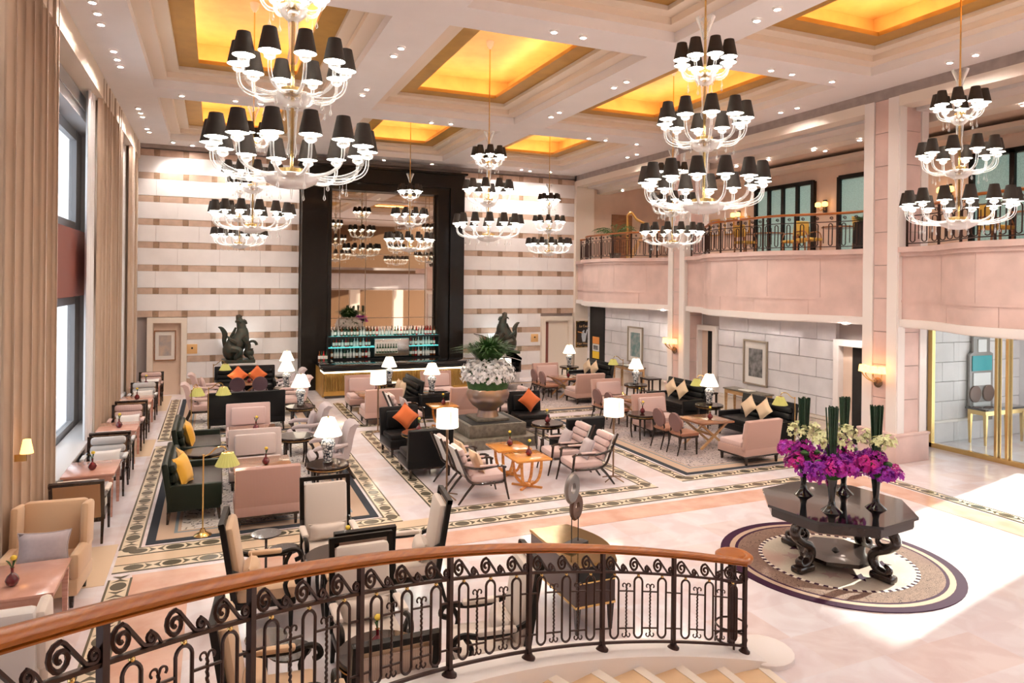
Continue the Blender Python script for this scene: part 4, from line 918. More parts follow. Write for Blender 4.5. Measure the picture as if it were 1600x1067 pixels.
# ------------------------------------------------------------------ rugs
def rug(x0, x1, y0, y1, label, field, tan='rug_tan'):
    t = thing('area_rug', label, 'rug', ((x0 + x1) / 2, (y0 + y1) / 2, 0)); w, h = x1 - x0, y1 - y0; z = .009
    for nm, ins, m, dz in (('dark_border', 0, 'rug_dark', 0), ('tan_border', .12, tan, .002), ('guard_stripe', .34, 'rug_blue', .003), ('guard_stripe', .385, tan, .0035), ('patterned_field', .43, field, .005)):
        obj(nm, G().box((0, 0, z / 2 + dz / 2), (w - 2 * ins, h - 2 * ins, z + dz)), m, t, smooth=False)
rug(-.84, 2.39, 10.82, 16.7, 'grey bordered scroll-pattern rug under the near sofas by the curtains', 'rug_field')
rug(-.84, 2.39, 17.85, 23.3, 'grey bordered scroll-pattern rug under the far sofas by the curtains', 'rug_field')
rug(8.36, 12.4, 11.03, 16.7, 'mauve floral rug under the near tables by the stone wall', 'rug_field_r')
rug(8.36, 12.4, 17.85, 23.3, 'mauve floral rug under the grand piano and far tables', 'rug_field_r')
rr_ = thing('round_rug', 'large round rug with a maze border under the octagonal table', 'rug', (7.68, 6.9, 0))
def annulus(r0, r1, z, n=64): return G().lathe([(r0, 0), (r0, z), (r1, z), (r1, 0)], n, cap=False)
obj('purple_edge', annulus(1.36, 1.48, .012), 'purple_rug', rr_, smooth=False); obj('tan_ring', annulus(1.29, 1.36, .013), 'rug_tan', rr_, smooth=False); obj('plum_ring', annulus(1.25, 1.29, .012), 'purple_rug', rr_, smooth=False)
obj('maze_ring', annulus(.98, 1.25, .013), 'maze', rr_, smooth=False); obj('plum_ring', annulus(.93, .98, .012), 'purple_rug', rr_, smooth=False); obj('centre_field', G().lathe([(.93, 0), (.93, .013)], 64), 'rug_round_field', rr_, smooth=False)
CK = G().box((0, 0, .007), (.05, .05, .0145)).mesh('chk', False); CK.materials.append(MATS['cream'])
for i in range(56): obj('check_block', CK, '', rr_, (.955 * math.cos(2 * PI * i / 56), .955 * math.sin(2 * PI * i / 56), 0), 2 * PI * i / 56)
PT = G().prism([(0, 0), (.05, -.035), (.13, 0), (.05, .035)], 0, .0145).mesh('petal', False); PT.materials.append(MATS['purple_rug'])
PT2 = PT.copy(); PT2.materials.clear(); PT2.materials.append(MATS['pink_fabric'])
for k in range(10):
    q = 2 * PI * k / 10
    for j in range(5): obj('petal_motif', PT if k % 2 else PT2, '', rr_, (.55 * math.cos(q), .55 * math.sin(q), 0), q + 2 * PI * j / 5)

# ------------------------------------------------------------------ soft furnishings
def pillow_g(w, h, t, n=8, pinch=.12):
    v = []; f = []
    for side in (-1, 1):
        for i in range(n + 1):
            for j in range(n + 1):
                a = -1 + 2 * i / n; b = -1 + 2 * j / n
                k = (1 - a ** 4) ** .6 * (1 - b ** 4) ** .6 if abs(a) < 1 and abs(b) < 1 else 0
                px = a * (1 - pinch * (1 - b * b) * a * a); pz = b * (1 - pinch * (1 - a * a) * b * b)
                v.append((px * w / 2, side * t / 2 * k, pz * h / 2))
    m = (n + 1) ** 2
    for i in range(n):
        for j in range(n):
            q = i * (n + 1) + j; f.append((q, q + n + 1, q + n + 2, q + 1)); f.append((m + q, m + q + 1, m + q + n + 2, m + q + n + 1))
    return G().add(v, f)
def pillow(loc, rz, w, h, t, m, label, name='throw_pillow', tilt=15, diamond=False, group=None):
    g = pillow_g(w, h, t); M = Matrix.Rotation(R(-tilt), 4, 'X')
    if diamond: M = M @ Matrix.Rotation(PI / 4, 4, 'Y')
    zmin = min((M @ Vector(p)).z for p in g.v); g.xf(Matrix.Translation((0, 0, -zmin)) @ M)
    th = thing(name, label, 'pillow', loc, rz, group); obj('cover', g, m, th, ang=180)
    pts = []
    n = 8
    rim = [(-1 + 2 * i / n, -1) for i in range(n)] + [(1, -1 + 2 * i / n) for i in range(n)] + [(1 - 2 * i / n, 1) for i in range(n)] + [(-1, 1 - 2 * i / n) for i in range(n)]
    for a, b in rim: pts.append(Matrix.Translation((0, 0, -zmin)) @ M @ Vector((a * (1 - .12 * (1 - b * b) * a * a) * w / 2, 0, b * (1 - .12 * (1 - a * a) * b * b) * h / 2)))
    obj('piping', G().tube(pts, .008, 5, closed=True), m, th)
    return th
def legs4(t, w, d, h, m, s0=.035, s1=.05, splay=.0, y0=0.):
    for sx in (-1, 1):
        for sy in (-1, 1):
            obj('leg', G().taper((sx * (w / 2 + splay), y0 + sy * (d / 2 + splay), 0), (s0, s0), (sx * w / 2, y0 + sy * d / 2, h), (s1, s1)), m, t)
# window armchair: dark frame, channelled back, padded arms
def window_chair(fab, back='stripe_back'):
    def mk():
        t = thing('window_armchair'); w = .66
        obj('seat', G().rbox((0, -.04, .40), (w - .1, .62, .14), .04), fab, t)
        obj('seat_rail', G().box((0, -.03, .31), (w - .06, .64, .06)), 'dark_wood', t, smooth=False)
        for i in range(3): obj('back_channel', G().rbox((0, .25 + .035 * i, .55 + .135 * i), (w - .12, .11, .14), .05, rx=R(-13)), fab, t)
        obj('outer_back', G().box((0, .37, .60), (w - .1, .03, .50), rx=R(-13)), back, t, smooth=False)
        g = G()
        for s in (-1, 1): g.box((s * (w / 2 - .025), .345, .60), (.045, .06, .56), rx=R(-13))
        g.box((0, .41, .865), (w, .06, .045), rx=R(-13)); g.box((0, .29, .34), (w, .05, .045)); obj('back_frame', g, 'dark_wood', t, smooth=False)
        for s in (-1, 1):
            obj('leg', G().taper((s * (w / 2 - .03), -.32, 0), (.03, .03), (s * (w / 2 - .03), -.32, .58), (.045, .045)), 'dark_wood', t)
            obj('leg', G().taper((s * (w / 2 - .03), .38, 0), (.03, .03), (s * (w / 2 - .03), .28, .40), (.045, .045)), 'dark_wood', t)
            a = obj('armrest', G().tube([(s * (w / 2 - .02), -.36, .58), (s * (w / 2 - .02), -.2, .615), (s * (w / 2 - .02), .3, .62)], .024, 6), 'dark_wood', t)
            obj('arm_pad', G().rbox((s * (w / 2 - .02), -.14, .645), (.07, .34, .05), .02), fab, a)
        return t
    return mk
WX = -1.70
def wc(kind, fab, back, x, y, rz, label): return place(kind, window_chair(fab, back), (x, y, 0), rz, label, 'armchair')
def mk_wtable():
    t = thing('side_table'); obj('top', G().rbox((0, 0, .66), (.72, .92, .04), .012), 'pink_wood', t); obj('apron', G().box((0, 0, .60), (.64, .84, .09)), 'pink_wood', t, smooth=False)
    legs4(t, .62, .82, .58, 'pink_wood', .04, .06); return t
def mk_vase():
    t = thing('bud_vase'); obj('vase_body', G().lathe([(.025, 0), (.05, .02), (.062, .06), (.045, .1), (.014, .13), (.014, .17), (.02, .18)], 14), 'bud_red', t)
    obj('stem', G().tube([(0, 0, .16), (.01, 0, .26)], .004, 5), 'leaf', t); obj('blossom', G().sphere((.012, 0, .27), (.03, .03, .025), 8, 5), 'yellow_flower', t)
    for s in (-1, 1): obj('leaf', G().tube([(0, 0, .17), (s * .03, .01, .24), (s * .05, .02, .26)], [.004, .009, .002], 4), 'leaf', t)
    return t
def vase(x, y, z, label): return place('vase', mk_vase, (x, y, z), random.uniform(0, 6), label, 'vase')
# wing chair, far side of the nearest window table
def mk_wing():
    t = thing('wing_chair'); m = 'tan_fabric'
    obj('base', G().rbox((0, 0, .24), (.76, .70, .2), .03), m, t); obj('seat_cushion', G().rbox((0, -.06, .41), (.60, .64, .16), .05), m, t)
    obj('backrest', G().rbox((0, .32, .68), (.66, .15, .72), .05, rx=R(-7)), m, t)
    for s in (-1, 1):
        obj('wing', G().rbox((s * .35, .2, .78), (.09, .32, .52), .04, rx=R(-7)), m, t); obj('arm', G().rbox((s * .345, -.06, .47), (.11, .62, .30), .05), m, t)
    legs4(t, .62, .56, .15, 'dark_wood'); return t
place('wing', mk_wing, (-1.72, 9.4, 0), R(-4), 'tan wing chair beside the near curtain, facing the stairs', 'armchair')
pillow((-1.72, 9.2, .49), R(-4), .52, .36, .17, 'lilac_fabric', 'mauve box pillow on the tan wing chair')
def mk_wing2():
    t = thing('wing_chair'); m = 'cream_fabric'
    obj('base', G().rbox((0, 0, .24), (.76, .70, .2), .03), m, t); obj('seat_cushion', G().rbox((0, -.06, .41), (.60, .64, .16), .05), 'white_fabric', t)
    obj('backrest', G().rbox((0, .32, .68), (.66, .15, .70), .05, rx=R(-7)), 'white_fabric', t)
    for s in (-1, 1):
        obj('wing', G().rbox((s * .35, .22, .76), (.1, .3, .52), .045, rx=R(-7)), m, t); obj('arm', G().rbox((s * .345, -.06, .47), (.11, .62, .30), .05), m, t)
    legs4(t, .62, .56, .15, 'dark_wood'); return t
place('wing2', mk_wing2, (-1.62, 7.05, 0), PI, 'cream wing chair at the frame edge with its back to the stairs', 'armchair')
TB = [(8.3, 'nearest the stairs, in front of the tan wing chair'), (12.72, 'between the brown-backed chair and the grey striped chair'), (16.05, 'behind the grey striped chair, second from the stairs'), (19.55, 'third along the windows, behind a brown-backed chair'), (22.0, 'last along the windows, by the farthest chair')]
for y, lb in TB:
    place('wtable', mk_wtable, (-1.74, y, 0), 0, 'pink wood window table ' + lb, 'table')
    vase(-1.72 if y > 9 else -1.78, y - .15, .68, 'red bud vase on pink window table ' + lb.split(',')[0])
wc('wcA', 'cream_fabric', 'stripe_back', WX, 11.5, PI, 'brown-backed window armchair nearest the stairs, seen from behind')
wc('wcB', 'stripe_grey', 'stripe_back', WX + .02, 13.72, 0, 'grey striped window armchair facing the nearest brown-backed chair')
wc('wcB', 'stripe_grey', 'stripe_back', WX, 14.85, PI, 'window armchair back to back with the grey striped one, mostly hidden')
wc('wcC', 'stripe_rose', 'stripe_back', WX, 17.05, 0, 'rose striped window armchair beside the middle curtain')
wc('wcA', 'cream_fabric', 'stripe_back', WX, 18.35, PI, 'brown-backed window armchair beside the middle curtain, seen from behind')
wc('wcB', 'stripe_grey', 'stripe_back', WX + .02, 20.55, 0, 'grey striped window armchair beyond the second brown-backed chair')
wc('wcC', 'stripe_rose', 'stripe_back', WX + .02, 22.75, 0, 'rose striped window armchair farthest along the windows')
for y, lb in ((13.62, 'grey striped window armchair nearest the stairs'), (16.95, 'rose striped chair beside the middle curtain'), (20.45, 'farther grey striped window armchair'), (22.65, 'farthest rose striped window armchair')):
    pillow((WX + .03, y - .0, .48), R(6), .46, .28, .13, 'white_fabric', 'pale lumbar pillow on the ' + lb, tilt=22)
# leather sofas with channelled backs
def sofa(L, m, H=.92, D=.82, piping='leather_brown'):
    def mk():
        t = thing('leather_sofa')
        obj('base', G().rbox((0, 0, .27), (L, D - .08, .16), .02), m, t); obj('seat_cushion', G().rbox((0, -.06, .41), (L - .2, D - .14, .15), .04), m if m != 'leather_green' else 'leather_brown', t)
        obj('back_shell', G().rbox((0, D / 2 - .05, H / 2 + .1), (L, .09, H - .2), .03, rx=R(-8)), m, t)
        for i in range(3): obj('back_channel', G().rbox((0, D / 2 - .15 + .025 * i, .52 + .145 * i), (L - .16, .12, .15), .055, rx=R(-8)), m, t)
        for s in (-1, 1): obj('arm', G().rbox((s * (L / 2 - .05), -.03, .40), (.1, D - .1, .36), .025), m, t)
        legs4(t, L - .1, D - .14, .2, 'dark_wood', .03, .06, .02); return t
    return mk
place('sofaG', sofa(1.6, 'leather_green'), (-.25, 12.35, 0), PI / 2, 'dark green leather sofa nearest the stairs, with mustard pillows', 'sofa')
place('sofaG', sofa(1.6, 'leather_green'), (-.25, 14.9, 0), PI / 2, 'dark green leather sofa behind the nearest green one, with one mustard pillow', 'sofa')
pillow((-.42, 12.0, .49), PI / 2 - .3, .46, .46, .16, 'yellow_cushion', 'mustard pillow at the front of the nearest green sofa', tilt=20)
pillow((-.42, 12.4, .49), PI / 2 + .2, .46, .46, .16, 'yellow_cushion', 'mustard pillow tucked behind another on the nearest green sofa', tilt=20)
pillow((-.42, 14.7, .49), PI / 2, .46, .46, .18, 'yellow_cushion', 'single mustard pillow on the second green sofa', tilt=16)
place('sofaB', sofa(1.75, 'leather_black', .98), (.75, 18.3, 0), PI, 'black leather sofa seen from behind on the far curtain-side rug', 'sofa')
place('sofaB', sofa(1.75, 'leather_black', .98), (.9, 22.75, 0), 0, 'black leather sofa with two orange pillows under the left statue', 'sofa')
for x, lb in ((.68, 'left of the two orange pillows on the black sofa under the statue'), (1.22, 'right of the two orange pillows on the black sofa under the statue')): pillow((x, 22.5, .49), 0, .42, .42, .15, 'orange_cushion', lb, tilt=18, diamond=True)
for x, y, L, rz, lb, pl in ((11.75, 12.9, 0, -PI / 2, 'nearest the glass doors', 'nearest'), (11.75, 16.0, 0, -PI / 2, 'beside the pier sconce', 'middle'), (11.8, 20.9, 0, -PI / 2, 'beside the black doorway', 'far')):
    place('sofaB', sofa(1.75, 'leather_black', .98), (x, y, 0), rz, 'black leather sofa along the stone wall ' + lb, 'sofa')
    for j, dy in enumerate((-.2, .3)): pillow((x + .05, y + dy, .49), rz, .4, .4, .14, 'beige_cushion', ('nearer' if j == 0 else 'farther') + ' beige pillow on the black wall sofa ' + lb, tilt=18, diamond=True)
place('sofaB', sofa(1.75, 'leather_black', .98), (4.75, 19.0, 0), -PI / 2, 'black leather sofa before the bar, facing the curtains', 'sofa')
for j, dy in enumerate((-.25, .2)): pillow((4.75, 19.0 + dy, .49), -PI / 2, .38, .42, .13, 'beige_cushion', ('nearer' if j == 0 else 'farther') + ' beige pillow on the black sofa before the bar', tilt=12)
# slipper chairs
def slipper(m, inset, wood='dark_wood', w=.92, H=.92, sides=True):
    def mk():
        t = thing('slipper_chair'); d = .8
        obj('seat_base', G().rbox((0, -.02, .27), (w, d, .17), .025), m, t); obj('seat_cushion', G().rbox((0, -.08, .40), (w - .04, d - .18, .12), .04), inset, t)
        obj('backrest', G().rbox((0, d / 2 - .04, H / 2 + .13), (w, .12, H - .26), .025, rx=R(-9)), m, t)
        obj('back_cushion', G().rbox((0, d / 2 - .16, .66), (w - .2, .12, .38), .045, rx=R(-9)), inset, t)
        obj('base_rail', G().box((0, -.02, .175), (w - .02, d - .02, .035)), wood, t, smooth=False)
        legs4(t, w - .12, d - .12, .17, wood, .035, .055); return t
    return mk
def sl(kind, m, inset, x, y, rz, label, w=.92): return place(kind, slipper(m, inset, w=w), (x, y, 0), rz, label, 'armchair')
sl('slA', 'stripe_pink', 'stripe_pink', .76, 11.32, PI, 'rose striped slipper chair seen from behind beside the brass lamp')
sl('slB', 'stripe_cream', 'stripe_cream', .72, 13.35, 0, 'cream striped slipper chair facing the stairs on the near rug')
sl('slC', 'pink_light', 'pink_light', .72, 16.2, 0, 'pale pink slipper chair in front of the black sofa back')
for x, y, rz, lb in ((3.95, 20.0, 0, 'in front of the fluted bar, facing the stairs'), (3.98, 17.95, PI, 'with its back to the stairs before the bar'), (6.25, 20.2, 0, 'in front of the bar behind the flower urn'), (6.1, 17.6, PI, 'hidden partly by the flower urn, before the bar'),
    (10.3, 11.5, PI + .06, 'with its back to the stairs nearest the flower table'), (10.0, 14.35, 0, 'on the near right rug facing the stairs'), (10.35, 17.0, 0, 'behind the drum floor lamp near the pier, facing the stairs'), (10.45, 18.85, PI, 'with its back to the stairs on the piano rug'), (10.35, 21.0, 0, 'beside the grand piano, facing the stairs')):
    sl('slD', 'pink_fabric', 'pink_light', x, y, rz, 'dusty pink slipper chair ' + lb, .95)
for x, y, rz, lb in ((3.78, 14.72, R(4), 'with an orange pillow on the curtain side of the plinth'), (3.74, 12.98, PI, 'seen from behind on the curtain side of the plinth'), (7.17, 15.72, R(-4), 'with an orange pillow on the wall side of the plinth'), (7.0, 12.95, PI, 'seen from behind on the wall side of the plinth')):
    sl('slK', 'leather_black', 'leather_black', x, y, rz, 'black leather slipper chair ' + lb, .86)
pillow((3.82, 14.75, .465), R(4), .42, .42, .15, 'orange_cushion', 'orange pillow on the black chair on the curtain side of the plinth', tilt=15, diamond=True)
pillow((7.2, 15.75, .465), R(-4), .42, .42, .15, 'orange_cushion', 'orange pillow on the black chair on the wall side of the plinth', tilt=15, diamond=True)
# scroll-back bergere chairs
def mk_berg(m, m2):
    def mk():
        t = thing('scroll_armchair')
        obj('seat', G().rbox((0, -.05, .40), (.62, .66, .17), .07), m, t)
        pts = [(0, .24, .42), (0, .30, .62), (0, .33, .8), (0, .37, .95), (0, .45, 1.02)]
        g = G(); v = []
        for y0, z0, th in ((.24, .40, .12), (.29, .6, .13), (.33, .8, .12), (.38, .96, .12), (.46, 1.02, .1)): v.append((y0, z0, th))
        for i in range(len(v) - 1): pass
        poly = [(y - th / 2, z) for y, z, th in v] + [(y + th / 2, z - .02) for y, z, th in reversed(v)]
        M = Matrix(((0, 0, 1, 0), (1, 0, 0, 0), (0, 1, 0, 0), (0, 0, 0, 1)))
        g.prism(poly, -.30, .30, M); obj('backrest', g, m, t, ang=50)
        for s in (-1, 1):
            obj('arm', G().tube([(s * .31, .28, .66), (s * .33, .05, .63), (s * .33, -.2, .64), (s * .32, -.32, .6)], [.03, .045, .045, .03], 8), m, t)
            obj('arm_post', G().tube([(s * .32, -.31, .6), (s * .31, -.25, .48), (s * .3, -.34, .3), (s * .3, -.33, 0)], [.028, .022, .03, .016], 6), 'dark_wood', t)
            obj('leg', G().tube([(s * .27, .26, .34), (s * .27, .33, .15), (s * .27, .42, 0)], [.03, .025, .018], 6), 'dark_wood', t)
        obj('seat_rail', G().rbox((0, -.04, .31), (.62, .62, .06), .02), 'dark_wood', t); return t
    return mk
for k, m, x, y, rz, lb in (('bgA', 'lilac_fabric', 1.82, 15.35, -PI / 2, 'lilac scroll-back armchair beside the round side table on the near rug'), ('bgA', 'lilac_fabric', 2.0, 13.3, -PI / 2, 'lilac scroll-back armchair hidden behind the porcelain lamp'),
    ('bgB', 'pink_light', -.25, 19.5, PI / 2, 'pink scroll-back armchair facing away from the windows, behind the green sofas'), ('bgB', 'pink_light', -.15, 21.4, PI / 2, 'pink scroll-back armchair facing away from the windows, near the peach doorway'),
    ('bgB', 'pink_light', 2.0, 19.9, -PI / 2, 'pink scroll-back armchair by the bar corner, nearer the stairs'), ('bgA', 'lilac_fabric', 2.05, 21.7, -PI / 2, 'lilac scroll-back armchair by the bar corner, nearer the statue')):
    place(k, mk_berg(m, m), (x, y, 0), rz, lb, 'armchair')
    pillow((x - math.sin(-rz) * .0 + (-.12 if rz > 0 else .12), y, .48), rz, .42, .42, .14, m, 'pillow on ' + lb.replace('facing away from the windows, ', ''), tilt=14)
# open-arm lounge chairs
def mk_open():
    t = thing('open_arm_chair')
    obj('seat', G().rbox((0, -.05, .38), (.58, .62, .13), .05), 'pink_light', t)
    for i in range(4): obj('back_channel', G().rbox((0, .26 + .05 * i, .5 + .115 * i), (.54, .1, .125), .045, rx=R(-22)), 'pink_light', t)
    obj('outer_back', G().box((0, .40, .66), (.5, .02, .5), rx=R(-22)), 'white_fabric', t, smooth=False)
    for s in (-1, 1):
        x = s * .30
        obj('back_stile', G().tube([(x, .54, .92), (x, .40, .6), (x, .30, .38), (x, .1, .31), (x, -.3, .31)], .023, 6), 'dark_wood', t)
        obj('rear_leg', G().tube([(x, .2, .33), (x, .34, .18), (x, .48, 0)], [.026, .022, .016], 6), 'dark_wood', t)
        obj('front_leg', G().tube([(x, -.42, 0), (x, -.35, .3), (x, -.32, .56)], [.015, .022, .026], 6), 'dark_wood', t)
        a = obj('armrest', G().tube([(x, -.36, .55), (x, -.24, .585), (x, .1, .56), (x, .40, .62)], .022, 6), 'dark_wood', t)
        obj('arm_pad', G().rbox((x, -.04, .605), (.06, .3, .03), .014), 'pink_light', a)
    obj('front_rail', G().tube([(-.3, -.33, .31), (.3, -.33, .31)], .02, 6), 'dark_wood', t); return t
for x, y, rz, lb in ((4.2, 11.2, PI / 2, 'facing the orange tables, nearer of the pair by the drum lamp'), (4.2, 12.02, PI / 2, 'facing the orange tables, farther of the pair by the drum lamp'), (6.3, 11.35, -PI / 2 - .08, 'wall side of the orange tables, nearer of the pair'), (6.3, 12.2, -PI / 2 - .08, 'wall side of the orange tables, farther of the pair'), (4.4, 16.9, PI / 2, 'behind the black chair on the curtain side'), (7.1, 16.9, -PI / 2, 'behind the flower urn on the wall side')):
    place('open', mk_open, (x, y, 0), rz, 'open-arm lounge chair ' + lb, 'armchair')
    pillow((x + (-.06 if rz > 0 else .06), y, .445), rz, .38, .38, .14, 'tan_fabric' if rz > 0 and y < 16 else 'lilac_fabric', 'pillow on open-arm chair ' + lb, tilt=24)
# tall scroll-arm chairs near the railing
def mk_tall(fab, back):
    def mk():
        t = thing('high_back_armchair')
        obj('seat', G().rbox((0, -.06, .40), (.58, .6, .15), .05), fab, t); obj('backrest', G().rbox((0, .27, .78), (.52, .1, .70), .045, rx=R(-9)), fab, t)
        obj('outer_back', G().box((0, .335, .76), (.52, .015, .66), rx=R(-9)), back, t, smooth=False)
        g = G()
        for s in (-1, 1): g.box((s * .285, .315, .76), (.05, .055, .86), rx=R(-9))
        g.box((0, .385, 1.165), (.62, .055, .05), rx=R(-9)); obj('back_frame', g, 'frame_wood', t, smooth=False)
        for s in (-1, 1):
            a = obj('arm', G().tube([(s * .285, .28, .68), (s * .30, .1, .62), (s * .305, -.15, .61), (s * .305, -.3, .64), (s * .305, -.38, .62), (s * .305, -.40, .55), (s * .305, -.34, .52)], .026, 7), 'frame_wood', t)
            obj('arm_pad', G().rbox((s * .3, -.02, .645), (.08, .36, .05), .022), fab, a)
            obj('arm_post', G().tube([(s * .305, -.3, .62), (s * .29, -.24, .5), (s * .29, -.28, .36)], .024, 6), 'frame_wood', t)
            obj('leg', G().taper((s * .27, -.3, 0), (.035, .035), (s * .27, -.3, .34), (.055, .055)), 'frame_wood', t); obj('leg', G().taper((s * .27, .36, 0), (.035, .035), (s * .27, .25, .36), (.055, .055)), 'frame_wood', t)
        obj('seat_rail', G().rbox((0, -.05, .32), (.6, .6, .07), .015), 'frame_wood', t); return t
    return mk
TALL = [('tA', 1.32, 8.75, 0, 'facing the stairs between the two side-on chairs, beyond the railing', 1), ('tB', .5, 7.95, PI / 2 - .1, 'side-on at the curtain side of the far table by the railing', 1), ('tA', 2.15, 7.95, -PI / 2 - .12, 'side-on at the bar side of the far table by the railing', 1), ('tC', 1.42, 7.42, PI, 'with its framed back to the stairs at the far table by the railing', 0),
        ('tA', 1.35, 6.52, 0, 'facing the stairs at the near table behind the balusters', 1), ('tB', .42, 5.75, PI / 2 - .1, 'at the curtain side of the near table behind the balusters', 1), ('tA', 2.35, 5.95, -PI / 2 - .12, 'at the console side of the near table behind the balusters', 1), ('tC', 1.2, 5.2, PI, 'with its back against the balusters at the near table', 0)]
for k, x, y, rz, lb, pl in TALL:
    place(k, mk_tall({'tA': 'cream_fabric', 'tB': 'tan_fabric', 'tC': 'tan_fabric'}[k], 'stripe_tan'), (x, y, 0), rz, 'high-back armchair ' + lb, 'armchair')
    if pl:
        dx, dy = math.sin(rz), -math.cos(rz)
        pillow((x + dx * -.1, y + dy * -.1, .48), rz, .46, .20, .17, 'cream_fabric' if k == 'tA' else 'tan_fabric', 'bolster on high-back armchair ' + lb, tilt=12)
# round-backed dining chairs
def mk_round(m, ms):
    def mk():
        t = thing('round_back_chair')
        pts = [(.22 * math.cos(q), .20 + .05 * math.sin(q), .70 + .2 * math.sin(q)) for q in [2 * PI * i / 16 for i in range(16)]]
        poly = [(.21 * math.cos(q), .22 * math.sin(q) if math.sin(q) > 0 else .19 * math.sin(q)) for q in [2 * PI * i / 20 for i in range(20)]]
        M = Matrix.Translation((0, .21, .68)) @ Matrix.Rotation(PI / 2 + R(-10), 4, 'X')
        obj('backrest', G().prism(poly, -.025, .025, M), m, t, ang=50)
        obj('seat', G().rbox((0, -.02, .45), (.46, .46, .08), .03), ms, t); obj('seat_rail', G().rbox((0, -.02, .395), (.44, .44, .05), .01), 'dark_wood', t)
        for s in (-1, 1):
            obj('leg', G().taper((s * .2, -.2, 0), (.025, .025), (s * .19, -.2, .4), (.04, .04)), 'dark_wood', t)
            obj('leg', G().tube([(s * .19, .3, 0), (s * .19, .2, .38), (s * .17, .2, .56)], [.014, .02, .018], 6), 'dark_wood', t)
        return t
    return mk
for x, y, rz, lb in ((9.35, 12.45, PI / 2, 'nearest the stairs at the near wall-side table'), (9.35, 13.05, PI / 2, 'second at the near wall-side table'), (9.45, 15.35, PI / 2, 'nearer of two at the table behind the drum lamp'), (9.45, 15.95, PI / 2, 'farther of two at the table behind the drum lamp'), (9.6, 19.6, PI / 2, 'nearer of two by the piano table'), (9.6, 20.2, PI / 2, 'farther of two by the piano table')):
    place('rbA', mk_round('chair_rose', 'chair_seat'), (x, y, 0), rz, 'plum round-backed chair ' + lb, 'chair')
for x, lb in ((.62, 'left of the pair before the orange-pillow sofa'), (1.22, 'right of the pair before the orange-pillow sofa')): place('rbB', mk_round('chair_purple', 'chair_purple'), (x, 21.3, 0), PI, 'dark purple round-backed chair ' + lb, 'chair')
# ------------------------------------------------------------------ tables
def mk_low():
    t = thing('low_table'); obj('top', G().rbox((0, 0, .60), (.9, .9, .045), .01), 'brown_wood', t)
    for sy in (-1, 1):
        l = obj('cross_leg', G().box((0, sy * .3, .29), (.9, .05, .045), ry=R(38)), 'honey_wood', t, smooth=False); obj('cross_brace', G().box((0, sy * .3, .29), (.9, .045, .045), ry=R(-38)), 'honey_wood', l, smooth=False)
    obj('stretcher', G().box((0, 0, .3), (.05, .6, .05)), 'honey_wood', t, smooth=False); return t
for x, y, lb in ((.76, 12.3, 'between the two striped slipper chairs on the near rug'), (.75, 15.1, 'in front of the pale pink slipper chair'), (10.25, 12.85, 'nearest the flower table on the wall-side rug'), (10.3, 15.75, 'behind the drum floor lamp on the wall-side rug'), (10.4, 20.0, 'on the piano rug'), (4.0, 18.95, 'before the bar between the pink chairs'), (.92, 22.0, 'in front of the orange-pillow sofa')):
    place('low', mk_low, (x, y, 0), 0, 'brown low table ' + lb, 'table'); vase(x + .05, y - .1, .6225, 'bud vase on low table ' + lb)
def mk_orange():
    t = thing('tulip_table'); obj('top', G().rbox((0, 0, .54), (.68, .68, .04), .012), 'orange_wood', t)
    for k in range(4):
        q = PI / 4 + k * PI / 2; c, s = math.cos(q), math.sin(q)
        obj('leg', G().tube([(.27 * c, .27 * s, .52), (.26 * c, .26 * s, .32), (.2 * c, .2 * s, .14), (.08 * c, .08 * s, .05)], .02, 6, flat=(1.5, .8)), 'orange_wood', t)
        obj('foot', G().box((.14 * c, .14 * s, .02), (.3, .045, .03), rz=q), 'orange_wood', t, smooth=False)
    obj('hub', G().lathe([(.07, .02), (.07, .06), (.04, .08)], 12), 'orange_wood', t); return t
for x, y, lb in ((5.2, 11.45, 'nearer of the two between the open-arm chairs'), (5.17, 12.25, 'farther of the two between the open-arm chairs'), (5.3, 16.85, 'behind the plinth beside the black cabinet')):
    place('orange', mk_orange, (x, y, 0), 0, 'orange lacquered tulip-leg table ' + lb, 'table'); vase(x + .02, y - .02, .56, 'bud vase on orange table ' + lb)
def mk_rtable():
    t = thing('round_table'); obj('top', G().lathe([(.33, 0), (.35, .012), (.35, .035), (.34, .045)], 28, (0, 0, .56)), 'dark_wood', t); obj('brass_rim', G().lathe([(.345, 0), (.352, .0), (.352, .012), (.345, .012)], 28, (0, 0, .545)), 'brass', t)
    obj('apron', G().lathe([(.28, .5), (.28, .56)], 20), 'dark_wood', t)
    for k in range(4):
        q = PI / 4 + k * PI / 2; obj('leg', G().tube([(.25 * math.cos(q), .25 * math.sin(q), .54), (.27 * math.cos(q), .27 * math.sin(q), .25), (.24 * math.cos(q), .24 * math.sin(q), 0)], [.028, .022, .015], 6), 'dark_wood', t)
    return t
RT = [(1.5, 14.35, 'empty one beside the lilac scroll-back chair'), (1.78, 12.0, 'under the large porcelain lamp on the near rug'), (1.95, 17.6, 'under the porcelain lamp beside the black sofa back'), (1.9, 20.7, 'under the porcelain lamp near the bar corner'), (2.15, 23.3, 'under the farthest porcelain lamp beside the bar frame'),
      (11.6, 14.4, 'under the wall-side lamp near the framed grey print'), (11.75, 18.0, 'under the lamp beside the pier sconce'), (11.9, 22.6, 'under the lamp below the black poster'), (9.3, 13.95, 'oval-looking one on the wall-side rug'), (6.72, 13.75, 'between the two black chairs on the wall side'), (3.85, 13.82, 'between the two black chairs on the curtain side'),
      (1.3, 8.0, 'amid the far high-back chairs by the railing'), (1.3, 5.8, 'behind the balusters amid the near high-back chairs'), (4.85, 20.75, 'under the lamp before the bar'), (-.15, 13.6, 'small one between the two green sofas')]
for x, y, lb in RT: place('rtable', mk_rtable, (x, y, 0), 0, 'round dark side table ' + lb, 'table')
